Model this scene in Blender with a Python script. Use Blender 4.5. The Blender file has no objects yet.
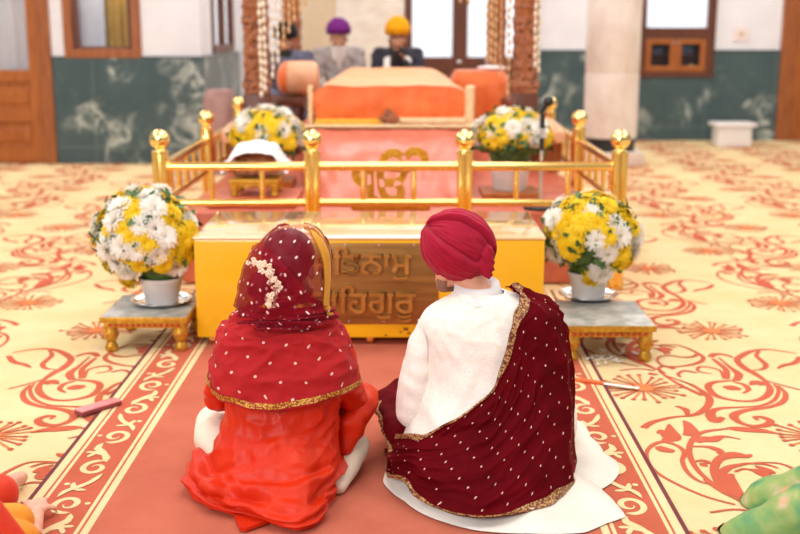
import bpy, bmesh, math, random
import numpy as np
from mathutils import Vector, Matrix, Euler, noise
random.seed(7)
S = bpy.context.scene
C = S.collection
PI = math.pi
# ------------------------------------------------------------------ camera frame
H, F, YH, CX = 1.5, 1111.0, 29.0, 404.0
PITCH = math.atan((267 - YH) / F)
cp, sp = math.cos(PITCH), math.sin(PITCH)
def at(px, py, Y):
    k = (py - YH) * cp / F
    zc = Y * cp / (1 - k * sp)
    return Vector(((px - CX) * zc / F, Y, H - k * zc))
def ground(px, py, z=0.0):
    zc = (H - z) * F / (cp * (py - YH))
    return Vector(((px - CX) * zc / F, (zc - (H - z) * sp) / cp, z))
def proj(P):
    P = np.asarray(P, float)
    zc = P[..., 1] * cp + (H - P[..., 2]) * sp
    return np.stack([CX + P[..., 0] * F / zc, YH + (H - P[..., 2]) * F / (cp * zc)], -1)
def lin(h):
    h = h.lstrip('#')
    o = []
    for i in (0, 2, 4):
        c = int(h[i:i+2], 16) / 255
        o.append(c / 12.92 if c <= .04045 else ((c + .055) / 1.055) ** 2.4)
    return (o[0], o[1], o[2], 1)
def clamp(x, a=0., b=1.): return max(a, min(b, x))
def sstep(a, b, x):
    t = clamp((x - a) / (b - a)); return t * t * (3 - 2 * t)
# ------------------------------------------------------------------ materials
MATS = {}
class NT:
    def __init__(s, m):
        s.m = m; s.t = m.node_tree; s.n = s.t.nodes; s.l = s.t.links
        s.b = s.n['Principled BSDF']
    def new(s, ty, **kw):
        n = s.n.new(ty)
        for k, v in kw.items(): setattr(n, k, v)
        return n
    def link(s, a, b): s.l.new(a, b)
    def val(s, x, sock):
        if hasattr(x, 'is_output'): s.l.new(x, sock)
        else: sock.default_value = x
    def math(s, op, a, b=None, c=None):
        n = s.new('ShaderNodeMath', operation=op)
        s.val(a, n.inputs[0])
        if b is not None: s.val(b, n.inputs[1])
        if c is not None: s.val(c, n.inputs[2])
        return n.outputs[0]
    def mix(s, f, a, b):
        n = s.new('ShaderNodeMix', data_type='RGBA')
        s.val(f, n.inputs[0]); s.val(a, n.inputs[6]); s.val(b, n.inputs[7])
        return n.outputs[2]
    def noise(s, scale, detail=4, rough=.55, vec=None, dist=0):
        n = s.new('ShaderNodeTexNoise'); n.inputs['Scale'].default_value = scale
        n.inputs['Detail'].default_value = detail; n.inputs['Roughness'].default_value = rough
        n.inputs['Distortion'].default_value = dist
        s.link(vec if vec is not None else s.obj(), n.inputs['Vector'])
        return n.outputs[0]
    def obj(s):
        if not hasattr(s, '_tc'): s._tc = s.new('ShaderNodeTexCoord')
        return s._tc.outputs['Object']
    def uv(s):
        s.obj(); return s._tc.outputs['UV']
    def mapv(s, vec, scale=(1, 1, 1), rot=(0, 0, 0)):
        n = s.new('ShaderNodeMapping'); n.inputs['Scale'].default_value = scale; n.inputs['Rotation'].default_value = rot
        s.link(vec, n.inputs[0]); return n.outputs[0]
    def ramp(s, f, stops):
        n = s.new('ShaderNodeValToRGB'); e = n.color_ramp.elements
        while len(e) < len(stops): e.new(.5)
        for i, (p, c) in enumerate(stops):
            e[i].position = p; e[i].color = c if not isinstance(c, (int, float)) else (c, c, c, 1)
        s.link(f, n.inputs[0]); return n.outputs[0]
    def bump(s, h, strength=.3, dist=.01):
        n = s.new('ShaderNodeBump'); n.inputs['Strength'].default_value = strength; n.inputs['Distance'].default_value = dist
        s.link(h, n.inputs['Height']); s.link(n.outputs[0], s.b.inputs['Normal'])
    def dots(s, cell, r, vec=None):
        """staggered lattice of small discs in UV metres -> 0/1"""
        x = s.new('ShaderNodeSeparateXYZ'); s.link(vec if vec is not None else s.uv(), x.inputs[0])
        v = s.math('DIVIDE', x.outputs[1], cell * .8)
        row = s.math('FLOOR', v)
        sh = s.math('MULTIPLY', s.math('FLOORED_MODULO', row, 2.0), .5)
        u = s.math('ADD', s.math('DIVIDE', x.outputs[0], cell), sh)
        du = s.math('MULTIPLY', s.math('SUBTRACT', s.math('FRACT', u), .5), cell)
        dv = s.math('MULTIPLY', s.math('SUBTRACT', s.math('FRACT', v), .5), cell * .8)
        d = s.math('SQRT', s.math('ADD', s.math('MULTIPLY', du, du), s.math('MULTIPLY', dv, dv)))
        return s.math('LESS_THAN', d, r)
def base(name, col, rough=.6, metal=0., **kw):
    m = bpy.data.materials.new(name); m.use_nodes = True
    t = NT(m); b = t.b
    b.inputs['Base Color'].default_value = lin(col) if isinstance(col, str) else col
    b.inputs['Roughness'].default_value = rough; b.inputs['Metallic'].default_value = metal
    for k, v in kw.items(): b.inputs[k.replace('_', ' ')].default_value = v
    MATS[name] = m
    return t
def mottled(name, c1, c2, scale=8, rough=.6, metal=0., bump=0., bscale=None, stretch=(1, 1, 1), lo=.35, hi=.65, **kw):
    t = base(name, c1, rough, metal, **kw)
    v = t.mapv(t.obj(), stretch)
    f = t.noise(scale, 5, .6, v)
    t.link(t.ramp(f, [(lo, lin(c1)), (hi, lin(c2))]), t.b.inputs['Base Color'])
    if bump: t.bump(t.noise(bscale or scale * 4, 3, .6, v), bump, .01)
    return t
# room
mottled('white_wall', '#f0f0f3', '#e9e9ed', 3, .7)
mottled('beige_wall', '#dcc6a8', '#d2ba9a', 3, .7)
mottled('stone_panel', '#efe6da', '#dfd0be', 5, .5, stretch=(1, 1, 3))
mottled('column_stone', '#eee3d8', '#ddcabb', 4, .5, bump=.15, stretch=(1, 1, .6))
mottled('black_granite', '#2a3332', '#1f2625', 20, .3)
mottled('wood', '#a86434', '#8c4c24', 5, .38, stretch=(6, 6, .7), bump=.06)
mottled('wood_light', '#b56a2c', '#9c5420', 5, .38, stretch=(6, 6, .7), bump=.06)
mottled('wood_dark', '#6d3b26', '#542b1a', 5, .4, stretch=(6, 6, .7), bump=.06)
t = mottled('carved_wood', '#8a4f30', '#6b3820', 9, .5)
w = t.new('ShaderNodeTexVoronoi'); w.inputs['Scale'].default_value = 26; t.link(t.obj(), w.inputs['Vector'])
t.link(t.mix(t.ramp(w.outputs[0], [(.15, 0), (.5, 1)]), lin('#5a2d18'), lin('#a2623c')), t.b.inputs['Base Color'])
t.bump(w.outputs[0], .8, .02)
t = base('marble', '#34423f', .3, Specular_IOR_Level=.3)
v1 = t.noise(1.1, 9, .62, t.mapv(t.obj(), (1, 1, .8)), 1.4)
band = t.math('ABSOLUTE', t.math('SUBTRACT', v1, .5))
vein = t.ramp(band, [(.0, 1), (.016, .45), (.05, 0)])
cl = t.ramp(t.noise(10, 6, .72), [(.50, 0), (.70, 1)])
patch = t.ramp(t.noise(1.6, 3, .5), [(.48, 0), (.62, 1)])
b0 = t.mix(t.noise(2.5, 4), lin('#3a4c50'), lin('#566a6b'))
b1 = t.mix(t.math('MULTIPLY', t.math('MULTIPLY', cl, patch), .45), b0, lin('#93a092'))
b2 = t.mix(t.math('MULTIPLY', t.math('MULTIPLY', vein, patch), .9), b1, lin('#d5dbcf'))
sx = t.new('ShaderNodeSeparateXYZ'); t.link(t.obj(), sx.inputs[0])
gx = t.math('LESS_THAN', t.math('FRACT', t.math('DIVIDE', t.math('ADD', sx.outputs[0], 40.55), .95)), .012)
gz = t.math('LESS_THAN', t.math('FRACT', t.math('DIVIDE', t.math('ADD', sx.outputs[2], 10.62), 1.2)), .01)
t.link(t.mix(t.math('MULTIPLY', t.math('MAXIMUM', gx, gz), .6), b2, lin('#75847c')), t.b.inputs['Base Color'])
# carpet
def carpet(name, c1, c2, scale=60):
    t = mottled(name, c1, c2, 3.0, .95, lo=.3, hi=.7)
    f = t.noise(900, 2, .6); g = t.noise(14, 4, .6)
    src = t.b.inputs['Base Color'].links[0].from_socket
    t.link(t.mix(t.math('MULTIPLY', t.math('ADD', f, t.math('MULTIPLY', g, .6)), .22), src, lin(c2)), t.b.inputs['Base Color'])
    t.bump(f, .35, .004); t.b.inputs['Specular IOR Level'].default_value = .1
carpet('carpet_cream', '#ead5a8', '#e2c48e')
carpet('carpet_stroke', '#cb6a50', '#bd5c42')
carpet('carpet_orange', '#e68c56', '#da7c4c')
carpet('carpet_red', '#cb745c', '#b8624c')
carpet('carpet_border', '#cb6c54', '#bc5e46')
carpet('carpet_pale', '#efdaac', '#e6cb96')
carpet('carpet_dark', '#7e4a4c', '#6b3a40')
# objects
base('gold', (1.0, .72, .24, 1), .18, 1.0)
base('gold_ball', (1.0, .76, .30, 1), .12, 1.0)
t = mottled('gold_leaf', '#d9a53a', '#b57a1c', 60, .35, .75, bump=.4, bscale=120)
t = base('box_yellow', '#f2b414', .22, 0., Coat_Weight=.5, Coat_Roughness=.08)
t = mottled('box_top', '#eec896', '#eabf86', 2, .12, Coat_Weight=1., Coat_Roughness=.04)  # paler than the body: the bright wall's reflection put into the colour
mottled('brass_plate', '#a87c42', '#8a6232', 8, .42, .7, bump=.1, bscale=200, stretch=(.3, 1, 4))
mottled('brass_letters', '#c8984e', '#a87a3a', 12, .38, .75)  # lighter than the plate: contrast of the letters' side shadows put into colour
base('steel', (.72, .74, .77, 1), .18, 1.0)
mottled('pot_white', '#ded9d6', '#cfc9c6', 6, .35)
mottled('stool_top', '#c3c0b8', '#96988f', 14, .35, .2, lo=.4, hi=.6)
t = mottled('stool_gold', '#d8aa3e', '#b98426', 40, .32, .6, bump=.3, bscale=90)
base('stool_red', '#c04a1c', .4)
def petal(name, c):
    t = base(name, c, .6); m = t.new('ShaderNodeMixShader'); g = t.new('ShaderNodeBsdfTranslucent'); g.inputs[0].default_value = lin(c)
    m.inputs[0].default_value = .38; t.link(t.b.outputs[0], m.inputs[1]); t.link(g.outputs[0], m.inputs[2]); t.link(m.outputs[0], t.n['Material Output'].inputs[0])
petal('petal_white', '#fcf8f0'); petal('petal_yellow', '#fbdc22')
base('petal_yellow_deep', '#f2c30c', .55)
mottled('leaf', '#4c6e2c', '#2f4d1f', 20, .5)
base('gypsophila', '#d8cfa8', .6)
base('plastic_white', '#f1eeec', .4)
base('black_plastic', '#1d1e22', .45)
base('grey_metal', '#c8c9cc', .3, .8)
mottled('skin', '#e0a685', '#d3957a', 30, .5)
mottled('skin_tan', '#c58a66', '#b67a58', 30, .5)
mottled('skin_pale', '#eab79c', '#dda288', 30, .5)
base('lips', '#a8574a', .5)
base('eye_dark', '#2a1a14', .3)
mottled('hair_black', '#1c1214', '#2c1c1c', 60, .45, bump=.4, bscale=60, stretch=(1, 1, .2))
mottled('beard_dark', '#3a332f', '#231e1c', 80, .7, bump=.5)
mottled('beard_grey', '#e8e0d8', '#cfc5bb', 60, .8, bump=.5)
mottled('stubble', '#8c6450', '#a87c64', 160, .8, bump=.3)
def cloth(name, c1, c2, scale=200, rough=.8, sheen=.3, bump=.15, **kw):
    t = mottled(name, c1, c2, 7, rough, lo=.3, hi=.75, **kw)
    t.b.inputs['Specular IOR Level'].default_value = .2
    t.b.inputs['Sheen Weight'].default_value = sheen * .4; t.b.inputs['Sheen Roughness'].default_value = .4
    t.bump(t.noise(scale, 3, .6), bump, .004)
    return t
cloth('turban_crimson', '#ad1534', '#99102c', 240)
cloth('turban_purple', '#7c2a86', '#6a2074', 200)
cloth('turban_yellow', '#f4ae12', '#e89e08', 200)
cloth('turban_dark', '#23252c', '#1a1c22', 200)
cloth('coat_grey', '#b5aca8', '#a39a97', 200)
cloth('coat_navy', '#3d3d48', '#30303a', 200)
cloth('coat_blue_grey', '#6a6e84', '#585c70', 200)
cloth('scarf_white', '#efe9e1', '#e3dbd0', 200)
t = base('sherwani', '#f3e9da', .55, Sheen_Weight=.25)
vo = t.new('ShaderNodeTexVoronoi'); vo.inputs['Scale'].default_value = 95; t.link(t.obj(), vo.inputs['Vector'])
t.link(t.mix(t.ramp(vo.outputs[0], [(.25, 0), (.5, 1)]), lin('#f7f0e6'), lin('#f1e8da')), t.b.inputs['Base Color'])
t.bump(vo.outputs[0], .12, .004)
cloth('white_cotton', '#f0e8dc', '#e6dccc', 220, .75, .2)
cloth('cream_cotton', '#f1e3cf', '#e6d4bb', 220, .75, .2)
cloth('collar_white', '#e8e2df', '#dcd5d2', 300, .7, .2)
def embroidery(name, c1, c2, c3, sc):
    t = base(name, c1, .45, .35)
    vo = t.new('ShaderNodeTexVoronoi'); vo.inputs['Scale'].default_value = sc; t.link(t.obj(), vo.inputs['Vector'])
    t.link(t.ramp(vo.outputs[0], [(.2, lin(c1)), (.45, lin(c2)), (.7, lin(c3))]), t.b.inputs['Base Color'])
    t.bump(vo.outputs[0], .5, .004)
embroidery('zari', '#cba56e', '#a97c48', '#6e2a22', 130)
embroidery('zari_bright', '#dcae4a', '#c08a2c', '#8e3018', 170)
t = base('velvet', '#6a0a14', .8, Specular_IOR_Level=.06, Sheen_Weight=.35, Sheen_Roughness=.22)
t.b.inputs['Sheen Tint'].default_value = lin('#e02030')
d = t.dots(.060, .0030)
t.link(t.mix(d, t.mix(t.noise(9, 3), lin('#420207'), lin('#6c0511')), lin('#e0bfa4')), t.b.inputs['Base Color'])
t = base('dupatta', '#b52a30', .8, Sheen_Weight=.05, Specular_IOR_Level=.15)
d = t.dots(.074, .0046)
t.link(t.mix(d, t.mix(t.noise(5, 3), lin('#a0141f'), lin('#ba2a28')), lin('#ecc4b4')), t.b.inputs['Base Color'])
t.bump(t.noise(420, 2), .15, .003)
# sheer veil : see-through net cloth with sequins
t = base('veil_net', '#8a1428', .8, Sheen_Weight=.05, Specular_IOR_Level=.1)
d = t.dots(.066, .0050)
t.link(t.mix(d, t.mix(t.noise(6, 3), lin('#86081c'), lin('#a0142a')), lin('#f2d6cc')), t.b.inputs['Base Color'])
al = t.math('MAXIMUM', t.math('MULTIPLY_ADD', t.noise(5, 2), .3, .36), d)
t.link(al, t.b.inputs['Alpha'])
t = base('satin_red', '#d83016', .45, Specular_IOR_Level=.25, Sheen_Weight=.0, Sheen_Roughness=.3)
t.b.inputs['Sheen Tint'].default_value = lin('#ff7a50')
t.link(t.mix(t.noise(6, 3), lin('#c61c06'), lin('#da3810')), t.b.inputs['Base Color'])
t.bump(t.noise(500, 2), .08, .003)
cloth('lining_gold', '#e5a83c', '#d2902a', 200, .55)
base('hair_flower', '#f3d9bd', .6)
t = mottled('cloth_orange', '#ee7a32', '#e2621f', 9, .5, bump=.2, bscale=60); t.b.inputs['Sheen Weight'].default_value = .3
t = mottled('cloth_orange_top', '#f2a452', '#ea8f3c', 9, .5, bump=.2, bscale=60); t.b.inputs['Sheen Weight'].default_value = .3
mottled('cloth_cream', '#f4dfb6', '#ecc98e', 20, .6)
mottled('cloth_yellow', '#f3c645', '#eab42c', 30, .6)
t = mottled('cloth_pink', '#d27054', '#c55e42', 7, .5, bump=.4, bscale=16, Coat_Weight=.28, Coat_Roughness=.25)
mottled('cloth_peach', '#eebd96', '#e5a67c', 8, .5)
mottled('cloth_rose', '#b48e86', '#a27a72', 8, .6)
mottled('cloth_white', '#f6f3f2', '#ebe7e8', 10, .7, bump=.2, bscale=30)
mottled('sheer_white', '#f6f6fa', '#e8ebf2', 4, .8, stretch=(6, 1, .3))
mottled('curtain_gold', '#dcb968', '#b8944a', 10, .6, stretch=(6, 1, .6))
mottled('curtain_grey', '#98938f', '#7f7b78', 8, .7)
mottled('bead_gold', '#dcb98a', '#c79a62', 30, .35, .2)
mottled('bead_white', '#f4ead8', '#e6d3b2', 30, .35)
base('switch_pink', '#f0e2e0', .5)
base('book_blue', '#3c4a68', .5); base('book_red', '#7a3a30', .5); base('book_sand', '#c8a878', .5)
mottled('case_pink', '#d88a88', '#cc7678', 20, .4)
base('case_edge', '#8e3c48', .5)
base('orange_handle', '#e86a22', .4)
base('blade_white', '#eee6dc', .3, .2)
# guests
cloth('guest_red', '#e0442a', '#cf3018', 200, .6)
cloth('guest_gold', '#efa030', '#dc8618', 200, .6)
t = base('floral_green', '#78b070', .7)
n1 = t.noise(7, 3, .5, None, .8)
vo = t.new('ShaderNodeTexVoronoi'); vo.inputs['Scale'].default_value = 7; t.link(t.obj(), vo.inputs['Vector'])
c0 = t.ramp(n1, [(.38, lin('#4f8a66')), (.48, lin('#6f9c58')), (.60, lin('#98a860')), (.70, lin('#d0b8a0'))])
blo = t.ramp(vo.outputs[0], [(.18, 1), (.27, 0)])
t.link(t.mix(t.math('MULTIPLY', blo, .8), c0, lin('#e59a84')), t.b.inputs['Base Color'])
# panes
def pane(name, col, tr):
    t = base(name, col, .05)
    m = t.new('ShaderNodeMixShader'); g = t.new('ShaderNodeBsdfTransparent')
    o = t.n['Material Output']; m.inputs[0].default_value = tr
    t.link(t.b.outputs[0], m.inputs[1]); t.link(g.outputs[0], m.inputs[2]); t.link(m.outputs[0], o.inputs[0])
pane('glass', '#3c464c', .88)
t = base('daylight_glass', '#dfeaf2', .25)
t.b.inputs['Emission Color'].default_value = lin('#e2eef8'); t.b.inputs['Emission Strength'].default_value = .55
t = base('lamp_diffuser', '#ffffff', .5)
t.b.inputs['Emission Color'].default_value = lin('#fff6ea'); t.b.inputs['Emission Strength'].default_value = 5.
M = MATS
# ------------------------------------------------------------------ mesh building
class MB:
    def __init__(s): s.v = []; s.f = []; s.mi = []; s.uv = []
    def add(s, vs, fs, mi=0, uv=None):
        o = len(s.v); s.v += [tuple(v) for v in vs]
        s.uv += list(uv) if uv is not None else [(0, 0)] * len(vs)
        s.f += [tuple(i + o for i in f) for f in fs]; s.mi += [mi] * len(fs)
        return s
    def bm(s, b, mi=0):
        b.verts.index_update()
        s.add([v.co.copy() for v in b.verts], [[v.index for v in f.verts] for f in b.faces], mi); b.free(); return s
    def box(s, x0, x1, y0, y1, z0, z1, bev=.0, mi=0, rot=None, seg=2):
        b = bmesh.new(); bmesh.ops.create_cube(b, size=1)
        for v in b.verts:
            v.co = Vector(((v.co.x) * (x1 - x0), (v.co.y) * (y1 - y0), (v.co.z) * (z1 - z0)))
        if bev: bmesh.ops.bevel(b, geom=b.edges[:], offset=bev, segments=seg, profile=.6, affect='EDGES')
        c = Vector(((x0 + x1) / 2, (y0 + y1) / 2, (z0 + z1) / 2))
        for v in b.verts: v.co = (rot @ v.co if rot else v.co) + c
        return s.bm(b, mi)
    def grid(s, P, cu=False, cv=False, mi=0, uv=None, flip=False):
        """P: array nu x nv x 3"""
        P = np.asarray(P); nu, nv = P.shape[:2]
        vs = P.reshape(-1, 3); fs = []
        for i in range(nu if cu else nu - 1):
            for j in range(nv if cv else nv - 1):
                a, b = i * nv + j, ((i + 1) % nu) * nv + j
                c, d = ((i + 1) % nu) * nv + (j + 1) % nv, i * nv + (j + 1) % nv
                fs.append((a, d, c, b) if flip else (a, b, c, d))
        return s.add(vs.tolist(), fs, mi, None if uv is None else np.asarray(uv).reshape(-1, 2).tolist())
    def tube(s, path, r, n=8, mi=0, caps=True, flat=None, up=None):
        path = [Vector(p) for p in path]; L = len(path)
        if not hasattr(r, '__len__'): r = [r] * L
        T = [(path[min(i + 1, L - 1)] - path[max(i - 1, 0)]).normalized() for i in range(L)]
        u = Vector(up) if up else (Vector((0, 0, 1)) if abs(T[0].z) < .9 else Vector((1, 0, 0)))
        vs = []; fs = []
        for i in range(L):
            a = u - T[i] * u.dot(T[i])
            if a.length < 1e-5: a = T[i].orthogonal()
            a.normalize(); b = T[i].cross(a); u = a if not up else Vector(up)
            fl = flat or 1.
            for k in range(n):
                th = 2 * PI * k / n
                vs.append(path[i] + (a * math.cos(th) * fl + b * math.sin(th)) * r[i])
        for i in range(L - 1):
            for k in range(n):
                fs.append((i * n + k, i * n + (k + 1) % n, (i + 1) * n + (k + 1) % n, (i + 1) * n + k))
        if caps:
            fs.append(tuple(range(n - 1, -1, -1))); fs.append(tuple((L - 1) * n + k for k in range(n)))
        return s.add(vs, fs, mi)
    def lathe(s, prof, c=(0, 0, 0), n=24, mi=0, M3=None, sx=1, sy=1):
        c = Vector(c); vs = []; fs = []; L = len(prof)
        for r, z in prof:
            for k in range(n):
                th = 2 * PI * k / n
                p = Vector((r * sx * math.cos(th), r * sy * math.sin(th), z))
                vs.append((M3 @ p if M3 else p) + c)
        for i in range(L - 1):
            for k in range(n):
                fs.append((i * n + k, i * n + (k + 1) % n, (i + 1) * n + (k + 1) % n, (i + 1) * n + k))
        if prof[0][0] > 1e-4: fs.append(tuple(range(n - 1, -1, -1)))
        if prof[-1][0] > 1e-4: fs.append(tuple((L - 1) * n + k for k in range(n)))
        return s.add(vs, fs, mi)
    def ball(s, c, r, n=16, m=10, mi=0, M3=None):
        if not hasattr(r, '__len__'): r = (r, r, r)
        c = Vector(c); vs = []; fs = []
        vs.append(Vector((0, 0, -r[2])))
        for i in range(1, m):
            ph = -PI / 2 + PI * i / m
            for k in range(n):
                th = 2 * PI * k / n
                vs.append(Vector((r[0] * math.cos(ph) * math.cos(th), r[1] * math.cos(ph) * math.sin(th), r[2] * math.sin(ph))))
        vs.append(Vector((0, 0, r[2])))
        for k in range(n): fs.append((0, 1 + (k + 1) % n, 1 + k))
        for i in range(m - 2):
            for k in range(n):
                a = 1 + i * n
                fs.append((a + k, a + (k + 1) % n, a + n + (k + 1) % n, a + n + k))
        e = 1 + (m - 2) * n
        for k in range(n): fs.append((e + k, e + (k + 1) % n, len(vs) - 1))
        vs = [(M3 @ v if M3 else v) + c for v in vs]
        return s.add(vs, fs, mi)
    def cap(s, a, b, ra, rb, n=12, mi=0):
        a, b = Vector(a), Vector(b); d = b - a; L = d.length
        if L < 1e-6: return s.ball(a, ra, n, 8, mi)
        q = Vector((0, 0, 1)).rotation_difference(d).to_matrix()
        pr = [(ra * math.cos(x), ra * math.sin(x)) for x in np.linspace(-PI / 2, 0, 6)]
        pr += [(rb * math.cos(x), L + rb * math.sin(x)) for x in np.linspace(0, PI / 2, 6)]
        pr[0] = (1e-4, pr[0][1]); pr[-1] = (1e-4, pr[-1][1])
        return s.lathe(pr, a, n, mi, q)
    def mesh(s, name, mats, smooth=True, sharp=None, origin=None):
        me = bpy.data.meshes.new(name)
        o = origin or Vector((0, 0, 0))
        me.from_pydata([(v[0] - o.x, v[1] - o.y, v[2] - o.z) for v in s.v], [], s.f)
        for m in mats: me.materials.append(M[m])
        me.polygons.foreach_set('material_index', s.mi)
        me.polygons.foreach_set('use_smooth', [smooth] * len(s.f))
        ul = me.uv_layers.new(name='UVMap')
        li = np.empty(len(me.loops), dtype=np.int32); me.loops.foreach_get('vertex_index', li)
        ul.data.foreach_set('uv', np.asarray(s.uv, dtype=np.float32)[li].ravel())
        if smooth and sharp: me.set_sharp_from_angle(angle=math.radians(sharp))
        me.validate(); me.update()
        return me
ORIG = {}
def tag(o, label, cat, group=None, kind=None):
    if label: o['label'] = label
    if cat: o['category'] = cat
    if group: o['group'] = group
    if kind: o['kind'] = kind
    return o
def thing(name, label, cat, loc=(0, 0, 0), group=None):
    o = bpy.data.objects.new(name, None); C.objects.link(o); o.location = loc; o.empty_display_size = .1
    ORIG[o.name] = Vector(loc)
    return tag(o, label, cat, group)
def part(name, mb, mats, parent=None, smooth=True, sharp=40, label=None, me=None, origin=None):
    """geometry is given in world metres; children are stored about their thing's base"""
    if isinstance(mats, str): mats = [mats]
    org = ORIG[parent.name] if parent else Vector(origin or (0, 0, 0))
    if me is None: me = mb.mesh(name, mats, smooth, sharp, org)
    else:
        me.transform(Matrix.Translation(-org)); me.materials.clear()
        for m in mats: me.materials.append(M[m])
    o = bpy.data.objects.new(name, me); C.objects.link(o)
    if parent: o.parent = parent
    else: o.location = org
    ORIG[o.name] = org
    if label: o['label'] = label
    return o
def sub(name, mb, mats, par, **kw):          # a sub-part of a part
    return part(name, mb, mats, par, **kw)
def struct(name, mb, mats, smooth=False, sharp=40):
    o = part(name, mb, mats, None, smooth, sharp); o['kind'] = 'structure'; return o
def solo(name, mb, mats, label, cat, base_at, group=None, smooth=True, sharp=40):
    o = part(name, mb, mats, None, smooth, sharp, origin=base_at); return tag(o, label, cat, group)
def blob(mb, voxel, smooth=4):
    """one continuous skin over overlapping shapes"""
    me = mb.mesh('tmp', [], True)
    o = bpy.data.objects.new('tmp', me); C.objects.link(o)
    r = o.modifiers.new('r', 'REMESH'); r.mode = 'VOXEL'; r.voxel_size = voxel
    if smooth:
        q = o.modifiers.new('s', 'SMOOTH'); q.factor = .5; q.iterations = smooth
    dg = bpy.context.evaluated_depsgraph_get(); dg.update()
    out = bpy.data.meshes.new_from_object(o.evaluated_get(dg))
    C.objects.unlink(o); bpy.data.objects.remove(o); bpy.data.meshes.remove(me)
    out.polygons.foreach_set('use_smooth', [True] * len(out.polygons))
    return out
def crom(pts, n):
    """smooth Catmull-Rom resample of rows"""
    P = np.asarray(pts, float); m = len(P) - 1; out = []
    for t in np.linspace(0, m, n):
        i = min(int(t), m - 1); f = t - i
        p0, p1, p2, p3 = P[max(i - 1, 0)], P[i], P[i + 1], P[min(i + 2, m)]
        out.append(.5 * ((2 * p1) + (-p0 + p2) * f + (2 * p0 - 5 * p1 + 4 * p2 - p3) * f * f + (-p0 + 3 * p1 - 3 * p2 + p3) * f ** 3))
    return np.array(out)
def nz(x, y=0., z=0.): return noise.noise(Vector((x, y, z)))
def rdg(x, y=0., z=0.): return (1 - min(1, abs(nz(x, y, z)) * 2.4)) ** 1.6 - .35      # creased noise
# ================================================================== SETTING
YB, YL = 15.37, 12.66            # back wall, nearer left wall
ZC = 4.6
def wall_holes(x0, x1, z0, z1, y0, y1, holes):
    mb = MB()
    xs = sorted({x0, x1, *[h[0] for h in holes], *[h[1] for h in holes]})
    zs = sorted({z0, z1, *[h[2] for h in holes], *[h[3] for h in holes]})
    for a, b in zip(xs, xs[1:]):
        for c, d in zip(zs, zs[1:]):
            mx, mz = (a + b) / 2, (c + d) / 2
            if any(h[0] < mx < h[1] and h[2] < mz < h[3] for h in holes): continue
            mb.box(a, b, y0, y1, c, d)
    return mb
XS = -2.275                       # corner where the left wall turns back
# carpet pattern -----------------------------------------------------
def ribbon(mb, pts, w, mi, z, n=18, mirror=False, taper=(.25, .15)):
    P = crom(pts, n); L = len(P)
    d = np.gradient(P, axis=0); d /= np.maximum(np.linalg.norm(d, axis=1), 1e-6)[:, None]
    nrm = np.stack([-d[:, 1], d[:, 0]], 1)
    t = np.linspace(0, 1, L)
    ww = w * .5 * np.clip(np.minimum(t / taper[0] if taper[0] else np.ones(L), (1 - t) / taper[1] if taper[1] else np.ones(L)), .12, 1)
    A = P + nrm * ww[:, None]; B = P - nrm * ww[:, None]
    vs = [(a[0], a[1], z) for a in A] + [(b[0], b[1], z) for b in B]
    fs = [(i, L + i, L + i + 1, i + 1) for i in range(L - 1)]
    mb.add(vs, fs, mi)
def vribbon(mb, pts, mi, z, n):
    P = crom(pts, n); d = np.gradient(P[:, :2], axis=0); d /= np.maximum(np.linalg.norm(d, axis=1), 1e-6)[:, None]
    nrm = np.stack([-d[:, 1], d[:, 0]], 1); w = np.maximum(P[:, 2], .006)[:, None] * .44
    A = P[:, :2] + nrm * w; B = P[:, :2] - nrm * w; L = len(P)
    mb.add([(a[0], a[1], z + .0005 * i / L) for i, a in enumerate(A)] + [(b[0], b[1], z + .0005 * i / L) for i, b in enumerate(B)], [(i, L + i, L + i + 1, i + 1) for i in range(L - 1)], mi)
def disc(mb, c, r, mi, z, n=10, sx=1):
    vs = [(c[0] + sx * r * math.cos(2 * PI * k / n), c[1] + r * math.sin(2 * PI * k / n), z) for k in range(n)]
    mb.add(vs, [tuple(range(n))], mi)
def tr(ox, oy, k, strokes):       # strokes of one repeat, read off the near right carpet: (x, y, width in m)
    out = []
    for st in strokes:
        out.append(np.array([[*tuple(ground(ox + x / k, oy + y / k))[:2], w] for x, y, w in st]))
    return out
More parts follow.
